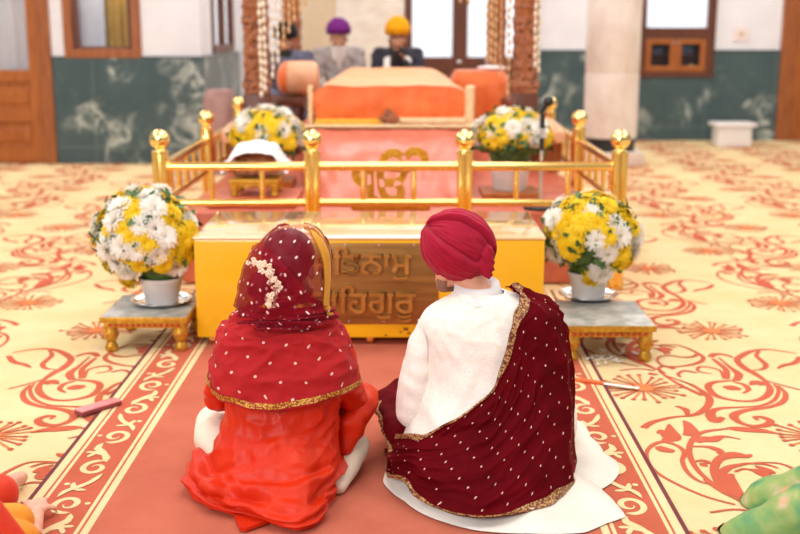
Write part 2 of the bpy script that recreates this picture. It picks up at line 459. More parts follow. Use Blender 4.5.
base_pts = tr(680, 340, 5.342, [
 [(290,215,.02),(180,225,.034),(150,250,.036),(190,295,.036),(280,320,.028),(380,325,.026),(450,305,.036),(480,265,.036),(455,220,.026),(400,180,.036),(345,150,.042),(305,110,.036),(325,85,.042),(375,60,.036),(440,50,.026),(520,55,.018),(620,72,.012)],
 [(228,248,.03),(275,255,.075),(325,264,.03)],
 [(285,222,.02),(340,238,.03),(365,265,.026),(335,284,.012)],
 [(162,92,.03),(182,76,.045),(230,76,.03),(282,92,.02)],
 [(172,98,.02),(200,120,.026),(245,160,.032),(245,208,.036)],
 [(205,92,.012),(260,140,.022),(312,182,.042),(298,216,.036)],
 [(500,235,.012),(525,270,.02),(500,320,.022),(430,350,.022),(330,358,.020),(210,365,.03),(162,392,.045),(186,432,.05),(228,412,.03)],
 [(522,242,.012),(562,285,.026),(545,330,.032),(470,358,.028),(350,375,.036),(288,400,.044),(310,435,.034),(380,458,.03),(455,455,.044),(482,432,.036),(440,412,.03),(398,412,.024),(418,428,.012)],
 [(372,240,.012),(408,226,.065),(444,241,.03)],
 [(455,214,.014),(540,240,.016),(640,265,.014)],
 [(422,58,.02),(408,85,.026),(456,130,.030),(440,155,.024),(388,161,.010)],
 [(640,88,.03),(612,120,.036),(552,135,.03),(520,152,.012)],
 [(235,200,.022),(215,165,.016),(170,148,.020),(110,142,.022),(92,158,.018),(112,171,.014),(170,180,.010)],
 [(0,215,.014),(80,250,.022),(150,300,.034),(152,345,.038),(110,385,.034),(60,402,.026),(0,408,.018),(-60,416,.022),(-150,440,.03),(-195,470,.036)],
 [(0,248,.014),(60,265,.014),(110,290,.014)],
 [(-20,352,.02),(30,372,.034),(38,398,.02)],
 [(20,430,.008),(48,450,.03),(62,490,.066),(95,500,.04)],
]) + tr(630, 410, 5.342, [
 [(208,75,.010),(216,110,.05),(225,148,.075),(180,166,.03)], [(148,124,.016),(168,112,.03),(195,146,.04)],
 [(285,55,.008),(306,85,.036),(326,112,.066),(298,136,.03)],
 [(560,505,.014),(400,460,.014),(250,395,.015),(140,330,.016),(95,270,.017),(92,220,.018),(125,185,.022),(180,170,.024),(250,190,.020),(290,225,.022),(280,275,.020),(310,335,.018),(370,380,.015),(450,400,.012)],
 [(148,194,.03),(178,210,.055),(236,222,.03)],
 [(545,458,.026),(450,400,.022),(370,330,.021),(330,270,.025),(315,210,.026),(340,150,.026),(400,115,.024),(520,100,.014)],
 [(515,95,.012),(560,99,.05),(640,105,.06),(700,110,.05),(790,125,.012)],
 [(358,172,.03),(385,156,.06),(440,156,.06),(500,141,.022),(590,156,.008)],
 [(335,195,.014),(400,195,.022),(450,205,.036),(486,224,.03),(466,232,.012)],
 [(345,276,.014),(390,270,.022),(432,286,.024)], [(372,290,.03),(412,292,.045)],
 [(580,460,.026),(510,430,.032),(465,370,.036),(450,310,.036),(480,260,.042),(550,240,.062),(615,246,.04),(650,238,.010)],
 [(592,452,.026),(530,400,.036),(490,350,.040),(520,310,.036),(600,290,.022),(640,285,.016),(720,290,.014),(790,310,.012)],
 [(588,442,.026),(548,392,.044),(530,362,.046),(548,342,.016)],
 [(560,330,.014),(600,315,.016),(640,318,.016),(690,330,.05),(740,360,.04),(722,376,.012)],
]) + tr(620, 330, 6.43, [
 [(250,265,.014),(330,320,.018),(430,375,.020),(530,420,.030)], [(285,290,.012),(400,330,.014),(480,360,.016),(530,405,.02)],
 [(350,250,.03),(300,235,.026),(262,238,.022),(252,256,.018),(292,278,.012)], [(390,302,.014),(374,282,.018),(418,262,.022),(495,276,.014)],
 [(250,95,.008),(380,100,.014),(500,150,.022),(535,185,.026),(490,215,.026),(380,235,.018),(280,230,.016),(240,195,.014),(262,170,.016),(330,165,.014),(400,176,.016),(470,170,.024),(500,150,.018)],
 [(250,105,.012),(302,120,.036),(332,132,.02)], [(60,150,.03),(110,188,.05),(162,206,.05)], [(62,110,.014),(66,150,.02),(120,196,.02),(240,256,.014)],
 [(0,152,.012),(80,196,.014),(240,256,.014)], [(0,260,.012),(120,250,.012),(222,262,.014)], [(182,280,.036),(242,286,.02)],
])
fl = MB()
fl.box(-10, 10, 1.2, YB + .3, -.1, 0)
PX, PY = 1.08, 1.5
def burst(mb, cx, cy, z):
    rnd = random.Random(int(cx * 100) * 7 + int(cy * 100))
    disc(mb, (cx, cy), .045, 2, z + .0009, 12)
    for k in range(22):
        a = 2 * PI * k / 22 + rnd.uniform(-.06, .06); r = .155 + rnd.uniform(-.02, .03)
        p = [(cx + q * math.cos(a), cy + q * math.sin(a)) for q in (.02, .09, r)]
        ribbon(mb, p, .010, 2 if k % 2 else 1, z, 4, taper=(0, 0))
        disc(mb, (p[2][0], p[2][1]), .0125, 1, z + .0003, 6)
for sgn in (1, -1):
    for i in range(-1, 9):
        for j in range(-1, 9):
            ox, oy = i * PX, j * PY
            if not (0.2 < 1.0 + ox + .3 and ox < 7.5): continue
            for q_, P in enumerate(base_pts):
                Q = P + np.array([ox, oy, 0])
                if Q[:, 0].max() < .5 or Q[:, 1].max() < 1.4 or Q[:, 1].max() > YB - .02: continue
                Q = Q * np.array([sgn, 1, 1])
                vribbon(fl, Q, 1, .0010 + .00004 * q_, (10 if oy < 4 else 3) * len(Q) - 2)
            for bx, by in ((1.02, 4.53), (1.56, 3.95)):
                x, y = bx + ox, by + oy
                if .5 < x < 7 and 1.6 < y < YB - .3: burst(fl, sgn * x, y, .0032)
struct('floor', fl, ['carpet_cream', 'carpet_stroke', 'carpet_orange'])
# aisle carpet -------------------------------------------------------
ac = MB()
AX0, AX1, AY0, AY1 = -1.222, .868, 1.25, 6.33
T = .006
ac.box(AX0, AX1, AY0, AY1, .0001, T, mi=0)
def strip(x0, x1, mi, z):
    ac.add([(x0, AY0, z), (x1, AY0, z), (x1, AY1, z), (x0, AY1, z)], [(0, 1, 2, 3)], mi)
def spiral(c, r0, r1, a0, a1, n=14):
    return [(c[0] + (r0 + (r1 - r0) * t) * math.cos(a0 + (a1 - a0) * t), c[1] + (r0 + (r1 - r0) * t) * math.sin(a0 + (a1 - a0) * t)) for t in np.linspace(0, 1, n)]
for side, xo in ((1, AX0), (-1, AX1)):
    X = lambda b: xo + side * b
    strip(X(0), X(.014), 3, T + .0006)
    strip(X(.014), X(.262), 2, T + .0004)
    strip(X(.016), X(.044), 1, T + .0008); strip(X(.052), X(.064), 1, T + .0008)
    strip(X(.222), X(.234), 1, T + .0008); strip(X(.242), X(.266), 1, T + .0008)
    k = 0; y = AY0 + .1
    while y < AY1 - .66:
        up = 1 if k % 2 == 0 else -1
        def m(a, b): return (X(.143 + up * b), y + a * 1.3)
        z = T + .0012 + .0003 * (k % 2)
        # volute, its stem, and the fleuron where two volutes meet
        ribbon(ac, [m(a, b) for a, b in spiral((.11, .0), .052, .012, PI * 1.15, -PI * 1.5, 16)], .021, 1, z, 34, taper=(.05, .4))
        ribbon(ac, [m(a, b) for a, b in spiral((.345, -.004), .050, .012, -PI * .1, PI * 2.4, 16)], .021, 1, z, 34, taper=(.05, .4))
        ribbon(ac, [m(.055, -.03), m(.02, -.035), m(-.02, .0), m(-.085, .03)], .022, 1, z + .0002, 12, taper=(.2, .1))
        ribbon(ac, [m(.396, -.03), m(.42, -.02), m(.44, .0), m(.455, .045)], .022, 1, z + .00067, 12, taper=(.2, .1))
        ribbon(ac, [m(.15, .05), m(.19, .035), m(.24, -.02), m(.30, -.046)], .020, 1, z + .0016, 12)
        for q, (da, db) in enumerate(((.0, .055), (.04, .03), (-.04, .035))):
            ribbon(ac, [m(.455, .02), m(.455 + da * .6, .02 + db * .6), m(.455 + da, .012 + db)], .018, 1, z + .0008 + .0002 * q, 6, taper=(.3, .3))
        for q, (da, db) in enumerate(((.04, .01), (.03, -.035), (-.005, -.045))):
            ribbon(ac, [m(.20, .02), m(.20 + da * .6, .02 + db * .6), m(.20 + da * 1.1, .02 + db * 1.1)], .018, 1, z + .0008 + .0002 * q, 6, taper=(.3, .3))
        disc(ac, m(.235, .05), .011, 1, z + .0003, 8); disc(ac, m(.115, -.062), .010, 1, z + .0003, 8)
        y += .611; k += 1
o = solo('aisle_carpet', ac, ['carpet_red', 'carpet_pale', 'carpet_border', 'carpet_dark'],
         'long plain red aisle carpet edged with cream scroll borders', 'carpet', (-.177, 3.8, 0), smooth=False)
# walls ----------------------------------------------------------------
WT = 1.20
def xl(px): return at(px, 57, YL).x
def xb(px): return at(px, 57, YB).x
def zl(py): return at(300, py, YL).z
def zb(py): return at(300, py, YB).z
w1 = (xl(65), xl(142), WT - .02, 2.9)
dl = (-6.5, xl(51), 0, 3.1)
struct('wall_left', wall_holes(-9, XS, 0, ZC, YL, YL + .22, [w1, dl]), 'white_wall')
mb = MB(); mb.box(xl(52), XS + .03, YL - .03, YL - .001, 0.001, WT - .02, mi=0); mb.box(xl(52), XS + .035, YL - .035, YL - .001, WT - .02, WT, .004, mi=1)
struct('trim_1', mb, ['marble', 'black_granite'])
# return wall towards the back, facing the hall's middle
mb = MB()
ya, yb = YL + .22, YB
wy0, wy1 = YL + .75, YL + 2.35
mb.box(XS - .22, XS, ya, wy0, 0, ZC); mb.box(XS - .22, XS, wy1, yb, 0, ZC)
mb.box(XS - .22, XS, wy0, wy1, 0, WT + .02); mb.box(XS - .22, XS, wy0, wy1, 2.9, ZC)
struct('wall_left_return', mb, 'white_wall')
mb = MB(); mb.box(XS + .001, XS + .03, YL + .001, YB, .001, WT - .02, mi=0); mb.box(XS + .001, XS + .035, YL + .001, YB, WT - .02, WT, .004, mi=1)
struct('trim_2', mb, ['marble', 'black_granite'])
mb = MB()
for a, b in ((wy0, wy0 + .09), (wy1 - .09, wy1), ((wy0 + wy1) / 2 - .05, (wy0 + wy1) / 2 + .05)): mb.box(XS - .10, XS + .03, a, b, WT + .02, 2.9, .008)
for a, b in ((WT + .02, WT + .11), (2.81, 2.9)): mb.box(XS - .1, XS + .028, wy0, wy1, a, b, .008)
wf = struct('window_2', mb, 'wood_dark')
mb = MB(); mb.box(XS - .06, XS - .05, wy0 + .05, wy1 - .05, WT + .06, 2.85)
part('pane', mb, 'daylight_glass', wf, False)
# left window with frame, sill, pane
def window(name, x0, x1, z0, z1, Y, fw, mat, glass, depth=.14, mull=()):
    mb = MB()
    for a, b in ((x0, x0 + fw), (x1 - fw, x1), *mull): mb.box(a, b, Y - .04, Y + depth, z0, z1, .01)
    for a, b in ((z0, z0 + fw), (z1 - fw, z1)): mb.box(x0 + .002, x1 - .002, Y - .038, Y + depth, a, b, .01)
    wo = struct(name, mb, mat)
    mb = MB(); mb.box(x0 + fw * .6, x1 - fw * .6, Y + depth * .5, Y + depth * .5 + .008, z0 + fw * .6, z1 - fw * .6)
    part('pane', mb, glass, wo, False)
    return wo
wo = window('window_1', w1[0], w1[1], w1[2], w1[3], YL, .10, 'wood', 'glass')
mb = MB(); mb.box(w1[0] + .09, w1[1] - .09, YL - .01, YL + .12, w1[2] + .09, w1[2] + .13, .01); mb.box(w1[0] + .09, w1[0] + .15, YL - .01, YL + .12, w1[2] + .09, 2.8, .01); mb.box(w1[1] - .15, w1[1] - .09, YL - .01, YL + .12, w1[2] + .09, 2.8, .01)
part('sash', mb, 'wood_dark', wo, False)
def curtain(name, x0, x1, Y, z0, z1, mat, label, amp=.03, waves=6):
    n = 60; P = np.zeros((n, 6, 3)); Q = np.zeros((n, 6, 3))
    for i in range(n):
        u = i / (n - 1)
        for j in range(6):
            v = j / 5; x = x0 + (x1 - x0) * u; y = Y + amp * math.sin(2 * PI * waves * u) * (.6 + .4 * (1 - v))
            P[i, j] = (x, y, z0 + (z1 - z0) * v); Q[i, j] = (x, y + .006, z0 + (z1 - z0) * v)
    mb = MB(); mb.grid(P); mb.grid(Q, flip=True)
    return solo(name, mb, mat, label, 'curtain', ((x0 + x1) / 2, Y, z0), sharp=None)
WX = lambda f: w1[0] + (w1[1] - w1[0]) * f
curtain('curtain', WX(.13), WX(.44), YL + .27, 1.1, 2.85, 'sheer_white', 'white curtain at left side of the framed wall window')
curtain('curtain', WX(.42), WX(.74), YL + .40, 1.1, 2.85, 'curtain_gold', 'gold patterned curtain in the middle of the framed wall window', .05, 3)
curtain('curtain', WX(.66), WX(.98), YL + .54, 1.1, 2.85, 'curtain_grey', 'grey curtain behind the gold one in the framed wall window')
# left door : glazed leaf over two raised panels
def door(name, x0, x1, z1, Y, mat, panel, glassz, panes, rails):
    mb = MB(); mb.box(x0, x0 + .12, Y - .06, Y + .14, 0.001, z1, .012) if False else None
    return mb
xj = xl(40)
mb = MB(); mb.box(xl(38), xl(51.5), YL - .06, YL + .16, .001, 3.1, .015)
dr = struct('door_1', mb, 'wood')
zg = zl(70)
mb = MB()
mb.box(xl(28), xl(38.5), YL - .02, YL + .07, .01, 3.0, .01)
mb.box(-5.9, -5.75, YL - .02, YL + .07, .01, 3.0, .01)
for a, b in ((.01, .17), (zl(122), zl(110)), (zl(82), zg)): mb.box(-5.8, xl(28.5), YL - .018, YL + .068, a, b, .01)
part('leaf', mb, 'wood_light', dr, False)
for a, b in ((.16, zl(121)), (zl(111), zl(81))):
    mb = MB(); mb.box(-5.76, xl(28.2), YL + .015, YL + .05, a, b); mb.box(-5.68, xl(25), YL - .005, YL + .05, a + .07, b - .07, .03)
    part('panel', mb, 'wood_light', dr, False)
mb = MB(); mb.box(-5.78, xl(28.3), YL + .02, YL + .03, zg - .01, 3.0)
part('pane', mb, 'glass', dr, False)
curtain('curtain', -5.8, xl(27.5), YL + .22, .9, 3.0, 'sheer_white', 'sheer white curtain behind the glass of the left wooden door', .035, 9)
mb = MB(); mb.box(-9, XS - .23, YL + 1.0, YL + 1.1, 0, ZC)
struct('wall_left_beyond', mb, 'white_wall')
# back wall ------------------------------------------------------------
gl = (xb(405), xb(537), 0, 3.2)
wr = (xb(638), xb(713), zb(77), 3.0)
dr2 = (xb(779), xb(779) + 2.0, 0, 3.1)
struct('wall_back', wall_holes(XS - .2, 9, 0, ZC, YB, YB + .25, [gl, wr, dr2]), 'white_wall')
mb = MB()
mb.box(xb(537), wr[0] - .005, YB - .03, YB - .001, .001, WT, mi=0); mb.box(wr[1] + .005, dr2[0], YB - .03, YB - .001, .001, WT, mi=0)
mb.box(wr[0] - .005, wr[1] + .005, YB - .03, YB - .001, .001, wr[2] - .01, mi=0)
mb.box(wr[1] + .005, dr2[0], YB - .036, YB - .001, WT, WT + .02, .003, mi=1); mb.box(xb(537), wr[0] - .005, YB - .036, YB - .001, WT, WT + .02, .003, mi=1)
struct('trim_3', mb, ['marble', 'black_granite'])
mb = MB(); mb.box(xb(296), xb(337), YB - .06, YB - .001, 0.001, ZC)
struct('wall_back_beige', mb, 'beige_wall')
mb = MB(); mb.box(xb(337), xb(404), YB - .09, YB - .001, 0.001, ZC)
struct('wall_back_stone', mb, 'stone_panel')
# glazed door wall behind the canopy
mb = MB()
for a, b in ((405, 412), (452, 467), (528, 537)): mb.box(xb(a), xb(b), YB - .06, YB + .12, .001, 3.2, .015)
mb.box(xb(405) + .002, xb(537) - .002, YB - .055, YB + .115, zb(73), zb(57), .015); mb.box(xb(405) + .002, xb(537) - .002, YB - .05, YB + .11, .001, zb(73) - .004, .01)
mb.box(xb(491), xb(497), YB - .05, YB + .1, zb(60), 3.2, .012)
d2 = struct('door_2', mb, 'wood_dark')
mb = MB(); mb.box(xb(410), xb(530), YB + .03, YB + .045, zb(60), 3.2)
part('pane', mb, 'daylight_glass', d2, False)
for px in (458, 486):
    mb = MB(); mb.cap(at(px, 62, YB - .1), at(px + 2.5, 62, YB - .1), .022, .022); mb.cap(at(px, 62, YB - .1), at(px, 62, YB - .04), .014, .014)
    part('handle', mb, 'steel', d2)
# right window over a glazed cupboard
wo = MB(); fw = .085
for a, b in ((wr[0], wr[0] + fw), (wr[1] - fw * 1.3, wr[1])): wo.box(a, b, YB - .06, YB + .16, wr[2], 3.0, .012)
for a, b in ((wr[2], wr[2] + .07), (zb(38), zb(27.5)), (2.9, 3.0)): wo.box(wr[0] + .002, wr[1] - .002, YB - .055, YB + .155, a, b, .012)
w3 = struct('window_3', wo, 'wood_dark')
mb = MB(); mb.box(wr[0] + .04, wr[1] - .05, YB + .04, YB + .05, zb(28), 2.95)
part('pane', mb, 'daylight_glass', w3, False)
cx0, cx1, cz0, cz1 = wr[0] + fw + .004, wr[1] - fw * 1.3 - .004, wr[2] + .075, zb(38) - .004
cab = thing('wall_cupboard', 'small wall cupboard with two glazed doors under the right window', 'cupboard', ((cx0 + cx1) / 2, YB, cz0))
mb = MB(); mb.box(cx0, cx1, YB + .20, YB + .22, cz0, cz1); mb.box(cx0, cx1, YB, YB + .21, cz0, cz0 + .02); mb.box(cx0, cx1, YB, YB + .21, cz1 - .02, cz1)
mb.box(cx0, cx0 + .015, YB, YB + .21, cz0, cz1); mb.box(cx1 - .015, cx1, YB, YB + .21, cz0, cz1)
part('carcass', mb, 'wood_dark', cab, False)
mb = MB(); mb.box(cx0 + .016, cx1 - .016, YB + .02, YB + .19, (cz0 + cz1) / 2 - .01, (cz0 + cz1) / 2 + .005); part('shelf', mb, 'wood_dark', cab, False)
xm = (cx0 + cx1) / 2
for a, b, s in ((cx0, xm - .002, 1), (xm + .002, cx1, -1)):
    mb = MB(); f = .075
    for p, q in ((a, a + f), (b - f, b)): mb.box(p, q, YB - .035, YB - .002, cz0, cz1, .006)
    for p, q in ((cz0, cz0 + f), (cz1 - f, cz1)): mb.box(a + .001, b - .001, YB - .034, YB - .003, p, q, .006)
    d = part('door', mb, 'wood_light', cab, False)
    mb = MB(); mb.box(a + f * .8, b - f * .8, YB - .02, YB - .014, cz0 + f * .8, cz1 - f * .8); part('pane', mb, 'glass', d, False)
    mb = MB(); hx = b - .03 if s > 0 else a + .03; mb.ball((hx, YB - .05, cz1 - .06), .016, 10, 6); mb.cap((hx, YB - .05, cz1 - .06), (hx, YB - .034, cz1 - .06), .007, .007, 8); part('knob', mb, 'steel', d)
zs = (cz0 + cz1) / 2 + .006
for k, (f, w, h, m_, z, lab) in enumerate(((.13, .14, .09, 'book_blue', zs, 'blue bundle on the upper shelf of the cupboard, left door'), (.56, .2, .13, 'book_blue', zs, 'large blue bundle on the upper shelf of the cupboard, right door'),
        (.16, .18, .05, 'book_red', cz0 + .021, 'dark red book lying on the cupboard floor, left door'), (.74, .1, .07, 'book_sand', cz0 + .021, 'small sand coloured box on the cupboard floor, right door'))):
    x = cx0 + (cx1 - cx0) * f; mb = MB(); mb.box(x, x + w, YB + .04, YB + .17, z + .001, z + h, .012)
    solo('wrapped_book' if k != 3 else 'small_box', mb, m_, lab, 'book' if k != 3 else 'box', (x + w / 2, YB + .1, z), smooth=False)
# right door (only its edge shows)
mb = MB(); mb.box(dr2[0], dr2[0] + .2, YB - .07, YB + .15, .001, 3.1, .015); mb.box(dr2[1] - .15, dr2[1], YB - .07, YB + .15, .001, 3.1, .015)
d3 = struct('door_3', mb, 'wood')
mb = MB(); x0, x1 = dr2[0] + .205, dr2[1] - .155
mb.box(x0, x0 + .1, YB - .02, YB + .06, .01, 3.0, .01); mb.box(x1 - .1, x1, YB - .02, YB + .06, .01, 3.0, .01)
for a, b in ((.01, .16), (zb(103), zb(92)), (zb(66), zb(56))): mb.box(x0 + .098, x1 - .098, YB - .018, YB + .058, a, b, .01)
part('leaf', mb, 'wood_light', d3, False)
for a, b in ((.15, zb(102)), (zb(93), zb(65))):
    mb = MB(); mb.box(x0 + .095, x1 - .095, YB + .012, YB + .04, a, b); mb.box(x0 + .16, x1 - .16, YB - .004, YB + .04, a + .06, b - .06, .025); part('panel', mb, 'wood_light', d3, False)
mb = MB(); mb.box(x0 + .09, x1 - .09, YB + .015, YB + .025, zb(57), 3.0); part('pane', mb, 'daylight_glass', d3, False)
mb = MB(); mb.box(dr2[0] - .2, 9, YB + .6, YB + .7, 0, ZC); struct('wall_back_beyond', mb, 'white_wall')
# socket plate on the right wall
s0 = at(733, 27, YB); s1 = at(748, 41, YB)
mb = MB(); mb.box(s0.x, s1.x, YB - .02, YB - .001, s1.z, s0.z, .006); sw = solo('socket_plate', mb, 'switch_pink', 'pale socket plate on white wall right of the cupboard', 'socket', (s0.x, YB, s1.z), smooth=False)
mb = MB(); mb.box(s0.x + .07, s1.x - .07, YB - .026, YB - .019, s1.z + .06, s0.z - .06, .003); part('switch', mb, 'beige_wall', sw, False)
# column
CXc, CYc = at(609, 150, 12.7).x, 12.7
mb = MB(); n = 96
prof = [(.30, .30), (.30, ZC)]
vs = []
for zz in (.30, 1.0, 1.02, 1.04, 1.9, 1.92, 1.94, ZC):
    for k in range(n):
        th = 2 * PI * k / n; r = .30 + (.003 * math.cos(th * 24)) - (.006 if zz in (1.02, 1.92) else 0)
        vs.append((CXc + r * math.cos(th), CYc + r * math.sin(th), zz))
fs = [(i * n + k, i * n + (k + 1) % n, (i + 1) * n + (k + 1) % n, (i + 1) * n + k) for i in range(7) for k in range(n)]
mb.add(vs, fs, 0); mb.lathe([(.285, .15), (.285, .30)], (CXc, CYc, 0), 48, 1); mb.box(CXc - .34, CXc + .34, CYc - .34, CYc + .34, .001, .15, .02, 0)
co = struct('column', mb, ['column_stone', 'black_granite'], True, 30)
# ceiling with lit panels (out of the frame, they light the hall)
mb = MB(); mb.box(-9, 9, 1.2, YB + .25, ZC, ZC + .1); struct('ceiling', mb, 'white_wall')
# ================================================================== DONATION BOX
BY0, BY1, BX0, BX1, BZ0, BZ1 = 5.16, 5.92, -.997, .668, .045, .538
bx = thing('donation_box', 'long glossy yellow donation box with a lettered brass plate behind the couple', 'box', ((BX0 + BX1) / 2, 5.54, 0))
mb = MB(); mb.box(BX0, BX1, BY0, BY1, BZ0, BZ1 - .012, .012, 0); part('body', mb, 'box_yellow', bx)
mb = MB(); mb.box(BX0 - .003, BX1 + .003, BY0 - .003, BY1 + .003, BZ1 - .0118, BZ1, .005, 0)
part('lid', mb, 'box_top', bx)
mb = MB(); mb.box(-.80, -.52, BY0 + .16, BY0 + .19, BZ1 + .0005, BZ1 + .004); part('slot', mb, 'brass_plate', bx, False)
mb = MB(); mb.box(.18, .46, BY0 + .16, BY0 + .19, BZ1 + .0005, BZ1 + .004); part('slot', mb, 'brass_plate', bx, False)
for x0, x1 in ((-.86, -.44), (.12, .54)):
    mb = MB(); mb.box(x0, x1, BY0 + .10, BY0 + .62, BZ1 + .0003, BZ1 + .006, .003); mb.box(x0 + .03, x1 - .03, BY0 + .13, BY0 + .59, BZ1 + .0055, BZ1 + .009, .003)
    part('lid_panel', mb, 'box_top', bx)
for x in (BX0 + .07, (BX0 + BX1) / 2, BX1 - .07):
    for y in (BY0 + .05, BY1 - .05):
        mb = MB(); mb.lathe([(.026, BZ0 - .012), (.026, BZ0 + .001)], (x, y, 0), 16)
        mb.lathe([(.0001, -.013), (.019, -.012), (.02, .012), (.0001, .013)], (x, y, .0205 + .006), 18, 0, Matrix.Rotation(PI / 2, 3, 'Y'))
        mb.box(x - .017, x - .014, y - .012, y + .012, .02, BZ0 - .01); mb.box(x + .014, x + .017, y - .012, y + .012, .02, BZ0 - .01)
        part('caster', mb, 'gold', bx)
p0 = at(302, 243, BY0); p1 = at(438.5, 324, BY0)
pl = MB(); pl.box(p0.x, p1.x, BY0 - .006, BY0 - .0003, p1.z, p0.z, .002, 0)
plate = part('name_plate', pl, 'brass_plate', bx)
for px, py in ((345, 241 + 3), (379, 244), (349, 322), (384, 322), (309, 244), (414, 244), (313, 322), (419, 322)):
    q = at(px, py, BY0); mb = MB(); mb.ball((q.x, BY0 - .006, q.z + (-.006 if py < 300 else .004)), (.005, .003, .005), 10, 6); sub('rivet', mb, 'steel', plate)
def text_mesh(body, x0, x1, z0, z1, Y, ext, off=.014):
    cu = bpy.data.curves.new('t', 'FONT'); cu.body = body; cu.extrude = ext; cu.bevel_depth = 0.0
    cu.resolution_u = 4; cu.offset = off
    o = bpy.data.objects.new('t', cu); C.objects.link(o)
    dg = bpy.context.evaluated_depsgraph_get(); me = bpy.data.meshes.new_from_object(o.evaluated_get(dg))
    C.objects.unlink(o); bpy.data.objects.remove(o)
    co_ = np.empty(len(me.vertices) * 3); me.vertices.foreach_get('co', co_); co_ = co_.reshape(-1, 3)
    mn, mx = co_.min(0), co_.max(0)
    X = x0 + (co_[:, 0] - mn[0]) / (mx[0] - mn[0]) * (x1 - x0)
    Z = z0 + (co_[:, 1] - mn[1]) / (mx[1] - mn[1]) * (z1 - z0)
    Yv = Y - (co_[:, 2] - mn[2]) / (mx[2] - mn[2]) * ext
    me.vertices.foreach_set('co', np.stack([X, Yv, Z], 1).ravel()); me.update()
    return me
# two raised lines of Gurmukhi on the plate (letters in the order they are drawn)
for body, a, b, pa, pb in (('\u0a38\u0a3f\u0a24\u0a28\u0a3e\u0a2e\u0a41', 312, 412, 245.5, 279), ('\u0a35\u0a3e\u0a3f\u0a39\u0a17\u0a41\u0a30\u0a42', 310, 416, 284, 321)):
    q0 = at(a, pb, BY0); q1 = at(b, pa, BY0)
    part('lettering', None, 'brass_letters', plate, me=text_mesh(body, q0.x, q1.x, q0.z, q1.z, BY0 - .0058, .024))
# scuffs of rust low on the front
for px, py, r in ((406, 329, .012), (386, 335, .006), (409, 333, .008), (401, 332, .006)):
    q = at(px, py, BY0); mb = MB(); mb.box(q.x - r, q.x + r, BY0 - .0012, BY0 - .0002, q.z - r * .6, q.z + r * .6); part('rust_mark', mb, 'brass_plate', bx, False)
# ================================================================== RAILING
rl = thing('brass_railing', 'polished brass railing with ball topped posts around the platform', 'railing', (-.08, 6.41, 0))
FX = [-1.409, -.531, .352, 1.247]; RY = [6.41, 7.95, 9.55]
POSTS = [(x, RY[0]) for x in FX] + [(FX[0], RY[1]), (FX[3], RY[1]), (FX[0], RY[2]), (FX[3], RY[2])]
for x, y in POSTS:
    mb = MB()
    z0 = .001 if (x in (FX[0], FX[3]) or y == RY[0]) else .001
    if True:                                   # a clustered post : core with four attached shafts
        mb.box(x - .028, x + .028, y - .028, y + .028, z0, .80, .004)
        for dx in (-1, 1):
            for dy in (-1, 1): mb.tube([(x + dx * .023, y + dy * .023, z0), (x + dx * .023, y + dy * .023, .80)], .021, 12)
    mb.lathe([(.0001, .798), (.048, .798), (.05, .806), (.048, .812), (.03, .816), (.026, .824), (.034, .83), (.0001, .832)], (x, y, 0), 24)
    p = part('post', mb, 'gold', rl, sharp=50)
    mb = MB(); b = bmesh.new(); bmesh.ops.create_icosphere(b, subdivisions=3, radius=.058)
    rn = random.Random(int(x * 99 + y * 7))
    for v in b.verts:
        if v.co.z > -.005: v.co *= 1 + .035 * abs(math.sin(9 * math.atan2(v.co.y, v.co.x))) * (1 if math.sin(v.co.z * 160) > 0 else .2)
        v.co += Vector((x, y, .878))
    mb.bm(b); sub('ball_finial', mb, 'gold_ball', p)
def rail(a, b, z, r):
    mb = MB(); a, b = Vector((*a, z)), Vector((*b, z)); d = (b - a).normalized()
    mb.tube([a + d * .03, a + d * .05, a + d * .051, b - d * .051, b - d * .05, b - d * .03], [r * 1.25, r * 1.25, r, r, r * 1.25, r * 1.25], 16)
    part('rail', mb, 'gold', rl)
def baluster(x, y, z0=.515, z1=.70):
    mb = MB(); mb.tube([(x, y, z0), (x, y, z1)], .0155, 12); part('baluster', mb, 'gold', rl)
for a, b in zip(FX, FX[1:]):
    rail((a, RY[0]), (b, RY[0]), .722, .026); rail((a, RY[0]), (b, RY[0]), .51, .022)
    for k in (1, 2): baluster(a + (b - a) * k / 3, RY[0])
for x in (FX[0], FX[3]):
    for a, b in zip(RY, RY[1:]):
        rail((x, a), (x, b), .722, .026); rail((x, a), (x, b), .51, .022)
        for k in range(1, 6): baluster(x, a + (b - a) * k / 6)
